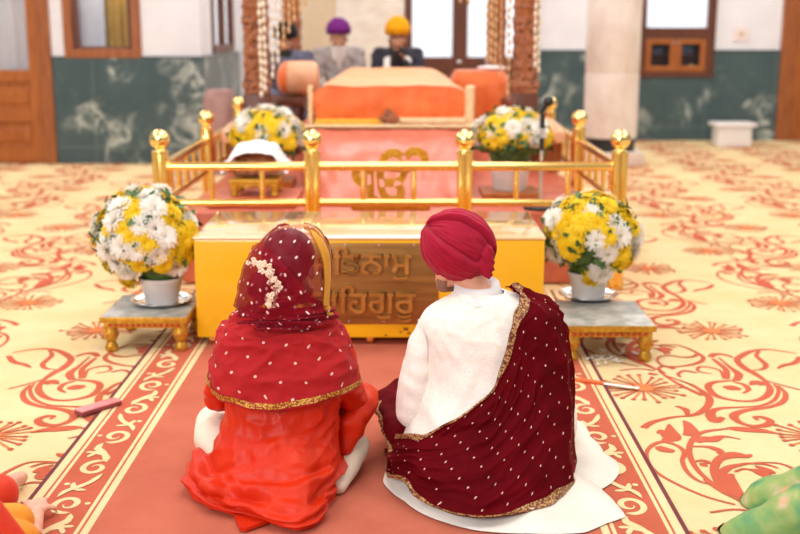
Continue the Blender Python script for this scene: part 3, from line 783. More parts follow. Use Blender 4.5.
# ================================================================== PLATFORM, BED, BOOK
PLX0, PLX1, PLY0, PLY1, PZ = -1.33, 1.165, 6.50, 12.6, .44
mb = MB(); mb.box(PLX0, PLX1, PLY0, PLY1, .007, PZ, .02)
solo('platform', mb, 'cloth_pink', 'low wide platform covered in pink red cloth inside the brass railing', 'platform', (-.08, 6.5, 0))
MX0, MX1, MY0, MY1, MZ = at(298, 128, 8.4).x, at(478, 128, 8.4).x, 8.4, 10.05, at(400, 127, 8.4).z
bed = thing('prayer_bed', 'raised bed draped in glossy pink cloth with a gold emblem on its front', 'bed', ((MX0 + MX1) / 2, 8.4, PZ))
n, m = 90, 14; P = np.zeros((n, m, 3))
def rrect(u, x0, x1, y0, y1, r=.1):
    w_, h_ = x1 - x0 - 2 * r, y1 - y0 - 2 * r; per = 2 * w_ + 2 * h_ + 2 * PI * r; s_ = u * per
    segs = [('l', x0 + r, y0, 1, 0, w_), ('a', x1 - r, y0 + r, -PI / 2, 0, PI * r / 2), ('l', x1, y0 + r, 0, 1, h_), ('a', x1 - r, y1 - r, 0, 0, PI * r / 2),
            ('l', x1 - r, y1, -1, 0, w_), ('a', x0 + r, y1 - r, PI / 2, 0, PI * r / 2), ('l', x0, y1 - r, 0, -1, h_), ('a', x0 + r, y0 + r, PI, 0, PI * r / 2)]
    for k, a, b, c, d, L in segs:
        if s_ <= L:
            if k == 'l': return a + c * s_, b + d * s_
            t_ = c + s_ / r; return a + r * math.cos(t_), b + r * math.sin(t_)
        s_ -= L
    return x0 + r, y0
for i in range(n):
    x, y = rrect(i / n, MX0, MX1, MY0, MY1)
    dx, dy = x - (MX0 + MX1) / 2, y - (MY0 + MY1) / 2; L = math.hypot(dx, dy); dx /= L; dy /= L
    for j in range(m):
        v = j / (m - 1)
        f = .018 * math.sin(i * 1.1 + v * 1.4) * (1 - v) + .02 * nz(i * .35, v * 2) * (1 - v)
        sh = -.05 * (1 - v)
        P[i, j] = (x + dx * (f + sh), y + dy * (f + sh), PZ + .002 + (MZ - PZ) * v)
mb = MB(); mb.grid(P, cu=True); mb.add([tuple(P[i, -1]) for i in range(n)], [tuple(range(n))], 0)
part('cloth_cover', mb, 'cloth_pink', bed)
mb = MB()
for i in range(64):
    x = MX0 + .03 + (MX1 - MX0 - .06) * i / 63; mb.ball((x, MY0 + .004, MZ + .004 + .006 * nz(i * .7)), (.016, .02, .016), 8, 5)
part('edge_trim', mb, 'cloth_cream', bed)
# the cover runs on, sloping down towards the rail
n, m = 70, 30; P = np.zeros((n, m, 3)); bxa, bxb = at(322, 195, 6.72).x, at(466, 195, 6.72).x
for i in range(n):
    u = i / (n - 1)
    for j in range(m):
        v = j / (m - 1); x0_, x1_ = bxa + (MX0 + .02 - bxa) * v, bxb + (MX1 - .02 - bxb) * v
        y = 6.72 + (MY0 - .05 - 6.72) * v; z = PZ + .03 + (MZ - PZ - .05) * (v ** 1.25)
        z += .012 * math.sin(u * 40 + 4 * nz(u * 3, v * 2)) * math.sin(PI * v) * .6 + .02 * nz(u * 6, v * 5, 4) - .025 * (sstep(.08, 0, u) + sstep(.92, 1, u))
        P[i, j] = (x0_ + (x1_ - x0_) * u, y, max(z, PZ + .004))
mb = MB(); mb.grid(P); Q = P.copy(); Q[..., 2] = PZ + .003; mb.grid(Q, flip=True)
for e, fl2 in ((0, False), (n - 1, True)): mb.grid(np.stack([P[e], Q[e]]), flip=fl2)
mb.grid(np.stack([P[:, 0], Q[:, 0]]), flip=True); mb.grid(np.stack([P[:, -1], Q[:, -1]]))
part('front_cover', mb, 'cloth_pink', bed, sharp=60)
# gold emblem : the Ik Onkar sign cut out and standing before the bed
q0, q1 = at(352, 205, 6.60), at(430, 147, 6.60)
me = text_mesh('\u0a74', q0.x, q1.x, PZ + .03, q1.z, 6.615, .02, .034)
em = thing('gold_emblem', 'gold cut out emblem standing before the pink draped bed behind the rail', 'emblem', ((q0.x + q1.x) / 2, 6.60, PZ))
part('sign', None, 'gold_leaf', em, me=me)
mb = MB(); mb.box(q0.x, q1.x, 6.56, 6.64, PZ + .002, PZ + .032, .006); part('base', mb, 'gold_leaf', em)
# the covered scripture
bk = thing('covered_scripture', 'wide mound of scripture covered by orange brocade cloths on the bed', 'covered book', ((MX0 + MX1) / 2, 8.6, MZ))
FZ0, Yf, Yk = MZ + .004, 8.60, 9.95
zfr, zbk = at(400, 86, Yf).z, at(400, 67.5, Yk).z
xf0, xf1, xk0, xk1 = at(312, 90, Yf).x, at(468, 90, Yf).x, at(342, 67, Yk).x, at(441, 67, Yk).x
n, m = 60, 30; P = np.zeros((n, m, 3)); Q = np.zeros((n, 12, 3))
for i in range(n):
    u = i / (n - 1)
    for j in range(m):
        v = j / (m - 1)
        xa, xb_ = xf0 + (xk0 - xf0) * v, xf1 + (xk1 - xf1) * v
        edge = min(1, min(u, 1 - u) / .12)
        z = zfr + (zbk - zfr) * v ** .9 - .06 * (1 - edge) ** 2 + .012 * nz(u * 5, v * 4)
        P[i, j] = (xa + (xb_ - xa) * u, Yf + (Yk - Yf) * v, z)
    for j in range(12):
        v = j / 11; xb2 = xf0 + .03 + (xf1 - xf0 - .06) * u
        Q[i, j] = (P[i, 0, 0] * v + xb2 * (1 - v), Yf - .012 * math.sin(PI * v) - .01 * nz(u * 9, v * 2) - .01, FZ0 + (P[i, 0, 2] - .004 - FZ0) * v)
mb = MB(); mb.grid(P)
for e in (0, n - 1):                       # sides of the mound
    R = np.zeros((m, 6, 3))
    for j in range(m):
        for k in range(6):
            v = k / 5; R[j, k] = (P[e, j, 0] + (1 if e else -1) * .02 * (1 - v), P[e, j, 1], FZ0 + (P[e, j, 2] - FZ0) * v)
    mb.grid(R)
R = np.zeros((n, 5, 3))
for i in range(n):
    for k in range(5): R[i, k] = (P[i, -1, 0], P[i, -1, 1] + .02 * (1 - k / 4), FZ0 + (P[i, -1, 2] - FZ0) * k / 4)
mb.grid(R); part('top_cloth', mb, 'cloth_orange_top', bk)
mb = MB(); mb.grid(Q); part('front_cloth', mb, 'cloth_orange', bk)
for s_, xx, wv in ((-1, xf0, .05), (1, xf1, .09)):
    mb = MB()
    for k in range(14):
        t = k / 13; mb.ball((xx + s_ * .012 + .008 * nz(k * .9), Yf - .03, FZ0 + .01 + (zfr - FZ0 - .02) * t), (wv * .45, .025, .018), 8, 5)
    part('side_trim', mb, 'cloth_cream', bk)
mb = MB(); mb.box(xf0 + .02, (xf0 + xf1) / 2 + .02, Yf - .07, Yf - .03, FZ0, FZ0 + .045, .012); part('hem_band', mb, 'cloth_yellow', bk)
mb = MB(); mb.box((xf0 + xf1) / 2 + .03, xf1 - .02, Yf - .065, Yf - .03, FZ0 + .01, FZ0 + .055, .012); part('hem_band', mb, 'cloth_cream', bk)
# brown diamond standing on the bed edge
q = at(389, 119, 8.48)
mb = MB(); mb.box(q.x - .062, q.x + .062, 8.46, 8.50, q.z - .056, q.z + .056, .008, 0, Matrix.Rotation(PI / 4, 3, 'Y'))
mb.box(q.x - .04, q.x + .04, 8.452, 8.47, q.z - .036, q.z + .036, .004, 0, Matrix.Rotation(PI / 4, 3, 'Y')); mb.box(q.x - .03, q.x + .03, 8.45, 8.52, MZ + .018, MZ + .03)
solo('diamond_plaque', mb, 'carved_wood', 'small brown diamond shaped plaque in front of the orange scripture mound', 'plaque', (q.x, 8.48, MZ + .018))
# ================================================================== CANOPY (palanquin)
cpy = thing('palanquin_canopy', 'carved wooden palanquin with tall square posts around the scripture', 'canopy', (-.10, 8.73, PZ))
XL, XR, YFp, YKp = at(256.5, 60, 8.73).x, at(525, 60, 8.73).x, 8.73, 11.5
for x, y in ((XL, YFp), (XR, YFp), (XL, YKp), (XR, YKp)):
    h = .088
    zA, zB, zC = at(256, 84, 8.73).z, at(256, 20, 8.73).z, 2.5
    mb = MB(); mb.box(x - h, x + h, y - h, y + h, zB, zC, .012); p = part('post', mb, 'wood', cpy)
    mb = MB(); mb.box(x - h * .95, x + h * .95, y - h * .95, y + h * .95, zA, zB, .006)
    for dx, dy in ((0, -1), (-1, 0), (1, 0), (0, 1)):
        for k in range(5):
            zz = zA + (zB - zA) * (k + .5) / 5
            for s_ in (-1, 1):
                c = Vector((x + dx * h * .95 + (s_ * .035 if dx == 0 else 0), y + dy * h * .95 + (s_ * .035 if dy == 0 else 0), zz))
                mb.ball(c, (.03 if dx == 0 else .014, .03 if dy == 0 else .014, .045), 10, 6)
    sub('carved_shaft', mb, 'carved_wood', p)
    for zz, hh, rr in ((zA, .03, 1.18), (zA - .05, .022, 1.05), (zB, .03, 1.12), (zB + .1, .02, 1.1)): mb = MB(); mb.box(x - h * rr, x + h * rr, y - h * rr, y + h * rr, zz - hh, zz + hh, .014); sub('moulding', mb, 'carved_wood', p)
    mb = MB(); mb.box(x - h * 1.12, x + h * 1.12, y - h * 1.12, y + h * 1.12, PZ + .002, zA - .07, .014); sub('post_base', mb, 'wood_dark', p)
mb = MB()
for y in (YFp, YKp): mb.box(XL - .1, XR + .1, y - .2, y + .06, 2.5, 2.66, .015)
for x in (XL, XR): mb.box(x - .06, x + .06, YFp - .1, YKp + .1, 2.505, 2.655, .015)
part('top_beam', mb, 'wood', cpy)
for x in (XL, XR): mb = MB(); mb.box(x - .05, x + .05, YFp + .1, YKp - .1, at(260, 107, 8.73).z - .10, at(260, 104, 8.73).z - .03, .012); part('side_rail', mb, 'wood_dark', cpy)
# bead strands hanging from the canopy beam
def strand(px, pyb, mat, label, group, Y=8.60, r=.012, el=.028, gap=.062):
    b = at(px, pyb, Y); z = b.z; mb = MB(); rn = random.Random(int(px * 10))
    mb.tube([(b.x, Y, z), (b.x, Y, 2.52)], .0025, 5)
    z += el
    while z < 2.48:
        mb.ball((b.x + rn.uniform(-.004, .004), Y + rn.uniform(-.004, .004), z), (r, r, el), 8, 6)
        z += gap * rn.uniform(.9, 1.1)
    o = solo('bead_strand', mb, mat, label, 'bead strand', (b.x, Y, b.z), group); return o
LS = [(261.5, 98, 'bead_white', .016), (265.5, 92, 'bead_white', .016), (273, 79, 'bead_white', .013), (278, 64, 'bead_white', .013), (283.5, 49, 'bead_gold', .013), (289, 34, 'bead_gold', .013), (294, 22, 'bead_gold', .013), (300, 14, 'bead_gold', .012), (306, 6, 'bead_gold', .012)]
for k, (x, y, mt, r) in enumerate(LS):
    lab = ['longest white bead strand against the left carved post', 'second long white bead strand beside the left carved post', 'white bead strand in front of the dark turbaned man, longest of those over him', 'white bead strand over the face of the dark turbaned man',
           'gold bead strand beside the cheek of the dark turbaned man', 'gold bead strand ending level with the dark turban', 'gold bead strand ending just above the dark turban', 'short gold bead strand against the beige wall', 'shortest gold bead strand, nearest the purple turbaned man'][k]
    strand(x, y, mt, lab, 'bead strands on the left of the canopy', r=r)
RS = [(487, 60, 'bead_gold', .013, 8.62), (491, 63, 'bead_gold', .014, 8.58), (495, 65, 'bead_gold', .013, 8.62), (500, 78, 'bead_gold', .008, 8.62), (508, 97, 'bead_gold', .012, 8.62), (534.5, 68, 'bead_white', .013, 8.60), (538, 73, 'bead_white', .012, 8.64)]
for k, (x, y, mt, r, Y) in enumerate(RS):
    lab = ['gold bead strand before the glass doors, left one of three close together', 'gold bead strand before the glass doors, middle one of three close together', 'gold bead strand before the glass doors, right one of three close together', 'thin gold bead strand over the orange bench, left of the longest one',
           'long gold bead strand over the orange bench, nearest the right carved post', 'white bead strand on the right edge of the right carved post', 'outermost white bead strand beside the right carved post'][k]
    strand(x, y, mt, lab, 'bead strands on the right of the canopy', Y, r=r)
strand(460, 3, 'bead_gold', 'short gold bead strand high before the glass door mullion', 'bead strands on the right of the canopy', 8.6)
strand(468, 5, 'bead_gold', 'short gold bead strand high before the right glass door leaf', 'bead strands on the right of the canopy', 8.6)
# ================================================================== bench and cushions behind the mound
a, b = at(452, 90, 10.25), at(514, 90, 10.25)
zt = at(480, 71, 10.25).z
n, m = 40, 16
def draped(name, x0, x1, y0, y1, z0, z1, mat, label, cat, amp=.02, r=.09, flare=.04, group=None):
    P = np.zeros((72, 12, 3))
    for i in range(72):
        x, y = rrect(i / 72, x0, x1, y0, y1, r)
        dx, dy = x - (x0 + x1) / 2, y - (y0 + y1) / 2; L = math.hypot(dx, dy) or 1; dx /= L; dy /= L
        for j in range(12):
            v = j / 11; top = sstep(.82, 1, v)
            f = (amp * math.sin(i * .9 + x0 * 9) + amp * 1.6 * nz(i * .3 + x0 * 3, v * 2)) * (1 - v * .9) + flare * (1 - v) - top * r * .5
            P[i, j] = (x + dx * f, y + dy * f, z0 + (z1 - z0) * (1 - (1 - v) ** 1.15))
    mb = MB(); mb.grid(P, cu=True); mb.add([tuple(p) for p in P[:, -1]], [tuple(range(72))]); mb.add([tuple(p) for p in P[::-1, 0]], [tuple(range(72))])
    return solo(name, mb, mat, label, cat, ((x0 + x1) / 2, (y0 + y1) / 2, z0), group)
draped('draped_bench', a.x, b.x - .05, 10.15, 10.75, PZ + .002, zt, 'cloth_orange', 'bench draped in orange cloth right of the scripture mound', 'bench', .025, .1, .02)
mb = MB(); q = at(492, 69, 10.4); mb.ball((q.x, 10.45, zt + .022), (.14, .1, .022), 18, 8); solo('folded_cloth', mb, 'cloth_white', 'folded white cloth on the orange draped bench', 'cloth', (q.x, 10.45, zt))
a, b = at(274, 90, 9.7), at(318, 90, 9.7)
zl_ = at(290, 97, 9.7).z
tb = thing('side_table', 'dark wooden side table under the cream bolster by the left post', 'table', ((a.x + b.x) / 2, 9.9, PZ))
mb = MB(); mb.box(a.x - .06, b.x - .12, 9.55, 10.1, zl_ - .07, zl_, .01); part('tabletop', mb, 'wood_dark', tb)
for x in (a.x - .02, b.x - .18):
    for y in (9.6, 10.05): mb = MB(); mb.box(x - .025, x + .025, y - .025, y + .025, PZ + .002, zl_ - .068, .004); part('leg', mb, 'wood_dark', tb)
bo = thing('bolster', 'fat cream bolster cushion with an orange end on the left side table', 'cushion', ((a.x + b.x) / 2, 9.8, zl_))
rb = .15; xa_, xb_ = a.x + .02, b.x - .12
rx = Matrix.Rotation(PI / 2, 3, 'Y')
mb = MB(); mb.lathe([(.10, 0), (.135, .02), (.15, .06), (.152, .16), (.15, .26), (.13, .30), (.05, .315), (.0001, .316)], (xa_ + .05, 9.8, zl_ + .154), 28, 0, rx); part('cover', mb, 'cloth_peach', bo)
mb = MB(); mb.lathe([(.0001, -.055), (.06, -.05), (.11, -.03), (.138, .0), (.150, .045), (.140, .046), (.05, .02), (.0001, .02)], (xa_ + .05, 9.8, zl_ + .154), 28, 0, rx); part('end_cap', mb, 'cloth_orange', bo)
# seat for the men behind
mb = MB(); mb.box(-1.02, .80, 10.95, 12.3, PZ + .002, .665, .03); solo('seat_platform', mb, 'cloth_rose', 'cloth covered seat of the bearded men behind the scripture mound', 'platform', (-.1, 11.0, PZ))
# long cushions lying along the side rails
for sgn, pts, lab in ((-1, ((211, 129), (232, 119)), 'long peach cushion along the left side of the brass railing'), (1, ((573, 128), (544, 118)), 'long peach cushion along the right side of the brass railing')):
    x = FX[0] + .11 if sgn < 0 else FX[3] - .11
    mb = MB(); P = []; R = []
    for t in np.linspace(0, 1, 18):
        P.append((x, 8.15 + 1.25 * t, .725)); R.append(.085 * (math.sin(PI * clamp(t * .9 + .05)) ** .4))
    mb.tube(P, R, 16, flat=1.0)
    cst = thing('bolster_cushion', lab, 'cushion', (x, 8.7, PZ)); part('cover', mb, 'cloth_peach', cst)
    for y in (8.4, 9.15): mb = MB(); mb.box(x - .05, x + .05, y - .03, y + .03, PZ + .002, .66, .006); part('prop', mb, 'wood', cst)
# covered chair by the return wall
q = at(222, 116, 12.0); cz = at(222, 89, 12.0).z
draped('covered_armchair', q.x - .14, q.x + .15, 11.6, 12.1, .001, cz, 'cloth_rose', 'rose brown draped armchair by the green marble behind the railing', 'chair', .01, .08, .03)
# ================================================================== low tables inside the railing, left
mb = MB(); x0, x1 = at(206, 195, 6.62).x, at(296, 195, 6.62).x
mb.box(x0, x1, 6.62, 7.12, PZ + .002, .497, .012); lt = solo('low_cloth_table', mb, 'cloth_pink', 'low table covered in pink cloth behind the left front rail', 'table', ((x0 + x1) / 2, 6.87, PZ))
gt = thing('gold_book_stand', 'small low gold stand on the pink cloth table behind the rail', 'stand', (-.99, 6.85, .498))
x0, x1 = at(229, 180, 6.72).x, at(279, 180, 6.72).x; zt = .605
mb = MB(); mb.box(x0, x1, 6.70, 7.02, zt - .03, zt, .008); part('tabletop', mb, 'stool_gold', gt)
for sx_ in (0, 1):
    for sy_ in (0, 1):
        xx = x0 + .03 + sx_ * (x1 - x0 - .06); yy = 6.73 + sy_ * .26
        mb = MB(); mb.lathe([(.016, .499), (.026, .51), (.02, .53), (.03, .555), (.026, zt - .03)], (xx, yy, 0), 12); part('leg', mb, 'stool_gold', gt)
mb = MB()
P = []
for k in range(40):
    u = k / 39; P.append(u)
vs = []; fs = []
for k, u in enumerate(P):
    x = x0 + .01 + (x1 - x0 - .02) * u; zz = zt - .03 - .014 * (1 + math.cos(u * 6 * PI)) * .6 - .004
    vs += [(x, 6.703, zt - .025), (x, 6.703, zz), (x, 6.712, zz), (x, 6.712, zt - .025)]
for k in range(39): fs += [(4 * k, 4 * k + 1, 4 * k + 5, 4 * k + 4), (4 * k + 3, 4 * k + 7, 4 * k + 6, 4 * k + 2), (4 * k + 1, 4 * k + 2, 4 * k + 6, 4 * k + 5)]
mb.add(vs, fs); part('apron', mb, 'stool_gold', gt, False)
br = thing('book_rest', 'small dark wooden book rest under the white cloth', 'book rest', (-.97, 6.88, zt))
mb = MB(); xc = (x0 + x1) / 2
for s_ in (-1, 1): mb.box(xc - .13, xc + .13, 6.86 + s_ * .04, 6.875 + s_ * .04, zt + .008, zt + .16, .004, 0, Matrix.Rotation(s_ * .5, 3, 'X'))
mb.box(xc - .14, xc + .14, 6.82, 6.94, zt + .14, zt + .17, .006); part('rest', mb, 'carved_wood', br)
n, m = 44, 26; P = np.zeros((n, m, 3))
for i in range(n):
    for j in range(m):
        u, v = i / (n - 1) * 2 - 1, j / (m - 1) * 2 - 1
        x = u * .205; y = v * .15
        dz = -.10 * sstep(.5, 1.0, abs(u)) - .05 * sstep(.55, 1, abs(v)) + .012 * nz(u * 3, v * 3) - .03 * sstep(.4, 0, abs(u)) * 0
        P[i, j] = (xc + x + .0 * v, 6.88 + y, zt + .20 + dz + .012 * math.cos(u * 3))
mb = MB(); mb.grid(P); mb.grid(P - np.array([0, 0, .004]), flip=True)
solo('white_cloth', mb, 'cloth_white', 'white cloth draped over the small book rest behind the left rail', 'cloth', (xc, 6.88, zt + .1))
# ================================================================== microphone
q = at(541.5, 150, 6.62); xm_ = q.x
ms = thing('microphone_stand', 'slim microphone stand behind the right front rail', 'microphone stand', (xm_, 6.62, PZ))
mb = MB(); mb.lathe([(.0001, PZ + .001), (.10, PZ + .001), (.10, PZ + .014), (.02, PZ + .024), (.0001, PZ + .024)], (xm_, 6.62, 0), 28); part('foot', mb, 'black_plastic', ms)
zs_ = [at(541, y, 6.62).z for y in (205, 175, 150, 138, 128, 114)]
mb = MB(); mb.tube([(xm_, 6.62, PZ + .02), (xm_, 6.62, zs_[5])], .011, 12); part('pole', mb, 'grey_metal', ms)
for za, zb_ in ((zs_[2], zs_[3]), (zs_[4], zs_[5])): mb = MB(); mb.tube([(xm_, 6.62, za), (xm_, 6.62, zb_)], .015, 12); part('collar', mb, 'black_plastic', ms)
mc = thing('microphone', 'black microphone on the stand before the yellow and white flowers', 'microphone', (xm_, 6.62, zs_[5]))
a = Vector((xm_ - .005, 6.62, zs_[5] + .012)); hd = at(548.5, 101.5, 6.60)
mb = MB(); mb.cap(a, a.lerp(hd, .7), .012, .016); part('handle', mb, 'black_plastic', mc)
mb = MB(); mb.ball(hd, .031, 18, 12); part('windscreen', mb, 'black_plastic', mc)
# white step stool by the far wall
q = at(734, 146, 14.0); a = ground(717, 147); b = ground(751, 147)
stp = thing('step_stool', 'small white plastic step stool against the far green marble', 'stool', ((a.x + b.x) / 2, a.y + .15, 0))
zt = at(734, 123, a.y).z; y0, y1 = a.y, a.y + .30
mb = MB(); mb.box(a.x + .0, b.x, y0, y1, .001, zt - .05, .02); part('body', mb, 'plastic_white', stp)
mb = MB(); mb.box(a.x - .05, b.x + .05, y0 - .04, y1 + .04, zt - .05, zt, .016); part('top', mb, 'plastic_white', stp)
# ================================================================== FLOWERS
def mum(seed, R, mat_i, layers):
    """one chrysanthemum head facing +Z, petals in rings"""
    rn = random.Random(seed); mb = MB()
    mb.ball((0, 0, -.1 * R), (R * .34, R * .34, R * .22), 10, 6, mat_i)
    for n, ln, el, wd in layers:
        off = rn.uniform(0, 1)
        for k in range(n):
            a = 2 * PI * (k + off) / n + rn.uniform(-.06, .06); e = el + rn.uniform(-.10, .10); L = R * ln * rn.uniform(.9, 1.06); w = R * wd
            ca, sa = math.cos(a), math.sin(a); vs = []
            for t, wf in ((.12, .55), (.5, 1.), (.85, .9), (1., .25)):
                ee = e - .55 * t * t * .6; r = L * t * math.cos(ee); z = L * t * math.sin(ee) + .02 * R
                cu = .12 * w
                for s_ in (-1, 0, 1): vs.append((ca * r - sa * s_ * w * wf, sa * r + ca * s_ * w * wf, z + (cu if s_ else 0)))
            fs = []
            for q in range(3):
                for s_ in range(2):
                    i = q * 3 + s_; fs.append((i, i + 3, i + 4, i + 1))
            mb.add(vs, fs, mat_i)
    return mb
FULL = [(16, .86, -.75, .12), (20, 1.0, -.25, .115), (20, .98, .10, .115), (18, .92, .40, .11), (16, .82, .70, .10), (12, .7, 1.0, .09), (8, .55, 1.28, .08)]
OPEN = [(16, .86, -.7, .12), (18, 1.0, -.1, .12), (18, .96, .14, .12), (15, .84, .36, .11), (12, .6, .62, .10), (10, .4, .95, .08)]
MUM = {}
for c, mats in (('w', 'petal_white'), ('y', 'petal_yellow')):
    for k in range(3):
        MUM[c, k] = mum(k * 5 + (c == 'y'), 1.0, 0, FULL if (c == 'w') else OPEN).mesh('chrysanthemum', [mats], True, None)
def leaf_cluster(mb, c, R, rn, n, lo=-.5):
    for _ in range(n):
        th = rn.uniform(0, 2 * PI); z = rn.uniform(lo, 1); h = math.sqrt(max(0, 1 - z * z))
        d = Vector((h * math.cos(th), h * math.sin(th), z)); p = Vector(c) + Vector((d.x * R[0], d.y * R[1], d.z * R[2])) * rn.uniform(.70, .92)
        t = d.orthogonal().normalized(); t = (Matrix.Rotation(rn.uniform(0, 6.28), 3, d) @ t); ax = (d * .75 + t * .7 + Vector((0, 0, -.15))).normalized()
        sd = ax.cross(d).normalized(); nn = sd.cross(ax); L = rn.uniform(.05, .085) * (R[0] / .28); W = L * .26
        prof = ((0, .15), (.25, .8), (.4, .55), (.55, 1.), (.7, .6), (.85, .6), (1, .05)); vs = []
        for q, wv in prof:
            for s_ in (-1, 0, 1): vs.append(p + ax * L * q + sd * s_ * W * wv + nn * (.15 * W * abs(s_) - .3 * L * q * q))
        fs = [(q * 3 + s_, q * 3 + 3 + s_, q * 3 + 4 + s_, q * 3 + 1 + s_) for q in range(6) for s_ in range(2)]
        mb.add(vs, fs, 0)
def arrangement(label, c, R, pot, marks, nback, wr, yr, seed, group, gyp=True):
    """c dome centre, R radii, pot = (x, y, z0, z1, r0, r1)"""
    rn = random.Random(seed); c = Vector(c)
    t = thing('flower_arrangement', label, 'flowers', (pot[0], pot[1], pot[2]), group)
    mb = MB(); x, y, z0, z1, r0, r1 = pot
    mb.lathe([(.0001, z0 + .001), (r0, z0 + .001), (r0 + .003, z0 + .01), (r1, z1 - .02), (r1 + .008, z1 - .018), (r1 + .008, z1), (r1 - .004, z1), (r1 - .01, z1 - .03), (.0001, z1 - .03)], (x, y, 0), 36)
    part('pot', mb, 'pot_white', t)
    mb = MB(); b = bmesh.new(); bmesh.ops.create_icosphere(b, subdivisions=4, radius=1)
    for v in b.verts:
        d = v.co.copy(); k = .80 + .10 * nz(d.x * 4, d.y * 4, d.z * 4 + seed)
        zz = d.z if d.z > -.55 else -.55
        v.co = c + Vector((d.x * R[0] * k, d.y * R[1] * k, zz * R[2] * k))
    mb.bm(b)
    mb.tube([(x, y, z1 - .04), (x, y, c.z - R[2] * .3)], [r1 * .85, r1 * 1.1], 16)
    leaf_cluster(mb, c, R, rn, 260)
    part('foliage', mb, 'leaf', t, sharp=None)
    if gyp:
        mb = MB()
        for _ in range(9):
            th = rn.uniform(0, 2 * PI); z = rn.uniform(-.35, 1); h = math.sqrt(max(0, 1 - z * z)); d = Vector((h * math.cos(th), h * math.sin(th), z))
            p = c + Vector((d.x * R[0], d.y * R[1], d.z * R[2])) * rn.uniform(.96, 1.05)
            for _ in range(14):
                q = p + Vector((rn.gauss(0, .018), rn.gauss(0, .018), rn.gauss(0, .018))); mb.ball(q, .0026, 5, 4)
        o = part('gypsophila', mb, 'gypsophila', t, sharp=None); o['kind'] = 'stuff'
    def put(d, col, r):
        p = c + Vector((d.x * R[0], d.y * R[1], d.z * R[2])) * rn.uniform(.92, 1.02) * (1.03 if col == 'y' else 1)
        nrm = Vector((d.x / R[0], d.y / R[1], d.z / R[2])).normalized(); nrm = (nrm + Vector((rn.gauss(0, .12), rn.gauss(0, .12), rn.gauss(0, .12)))).normalized()
        o = bpy.data.objects.new('chrysanthemum', MUM[col, rn.randrange(3)]); C.objects.link(o); o.parent = t
        q = Vector((0, 0, 1)).rotation_difference(nrm)
        o.rotation_mode = 'QUATERNION'; o.rotation_quaternion = q @ Euler((0, 0, rn.uniform(0, 6.28))).to_quaternion()
        o.location = p - nrm * r * .42 - ORIG[t.name]; o.scale = (r, r, r * 1.25)
    cam_p = Vector((0, 0, H)); dirs = []
    for px, py, col in marks:
        # where the sight line meets the dome
        zc = 1.0; far = at(px, py, c.y + 1.0); d = (far - cam_p).normalized()
        o_ = cam_p - c; A = Vector((d.x / R[0], d.y / R[1], d.z / R[2])); B = Vector((o_.x / R[0], o_.y / R[1], o_.z / R[2]))
        a_, b_, c_ = A.dot(A), A.dot(B), B.dot(B) - 1; disc_ = b_ * b_ - a_ * c_
        tt = (-b_ - math.sqrt(disc_)) / a_ if disc_ > 0 else -b_ / a_
        u = B + A * tt; u.normalize(); dirs.append(u); put(u, col, (wr if col == 'w' else yr) * rn.uniform(.9, 1.12))
    view = (cam_p - c).normalized(); N = nback; wr_, yr_ = wr, yr; placed = 0
    for k in range(N):
        z = 1 - 1.42 * (k + .5) / N; h = math.sqrt(max(0, 1 - z * z)); th = k * 2.39996 + seed
        d = Vector((h * math.cos(th), h * math.sin(th), z))
        if marks and (d.dot(view) > .12 or any((d - q).length < .33 for q in dirs)): continue
        if placed > 62: break
        col = 'w' if rn.random() < .45 else 'y'; put(d, col, (wr if col == 'w' else yr) * rn.uniform(.88, 1.1)); placed += 1
    return t
LM = [(x / 2.667 + 80, y / 2.667 + 170, 'w') for x, y in ((82, 130), (200, 97), (158, 147), (200, 155), (228, 178), (150, 217), (210, 233), (185, 55), (305, 128), (105, 205), (62, 217), (85, 255), (120, 285), (268, 265), (66, 180), (104, 92))] + \
     [(x / 2.667 + 80, y / 2.667 + 170, 'y') for x, y in ((130, 75), (150, 105), (110, 165), (75, 175), (105, 237), (165, 260), (176, 195), (190, 208), (250, 137), (255, 185), (240, 215), (230, 255), (285, 240), (285, 185), (240, 58), (280, 78), (65, 282), (115, 322), (255, 100), (305, 165), (135, 180))]
RM = [(x / 2.32 + 500, y / 2.32 + 170, 'w') for x, y in ((120, 110), (225, 165), (255, 200), (275, 120), (285, 152), (208, 95), (240, 248), (325, 165), (120, 195), (322, 195))] + \
     [(x / 2.32 + 500, y / 2.32 + 170, 'y') for x, y in ((185, 115), (180, 150), (155, 190), (125, 150), (100, 135), (150, 70), (205, 58), (240, 100), (255, 75), (265, 132), (300, 85), (315, 130), (290, 195), (280, 228), (315, 225), (212, 265), (310, 105), (180, 75), (230, 125), (145, 115), (252, 155))]
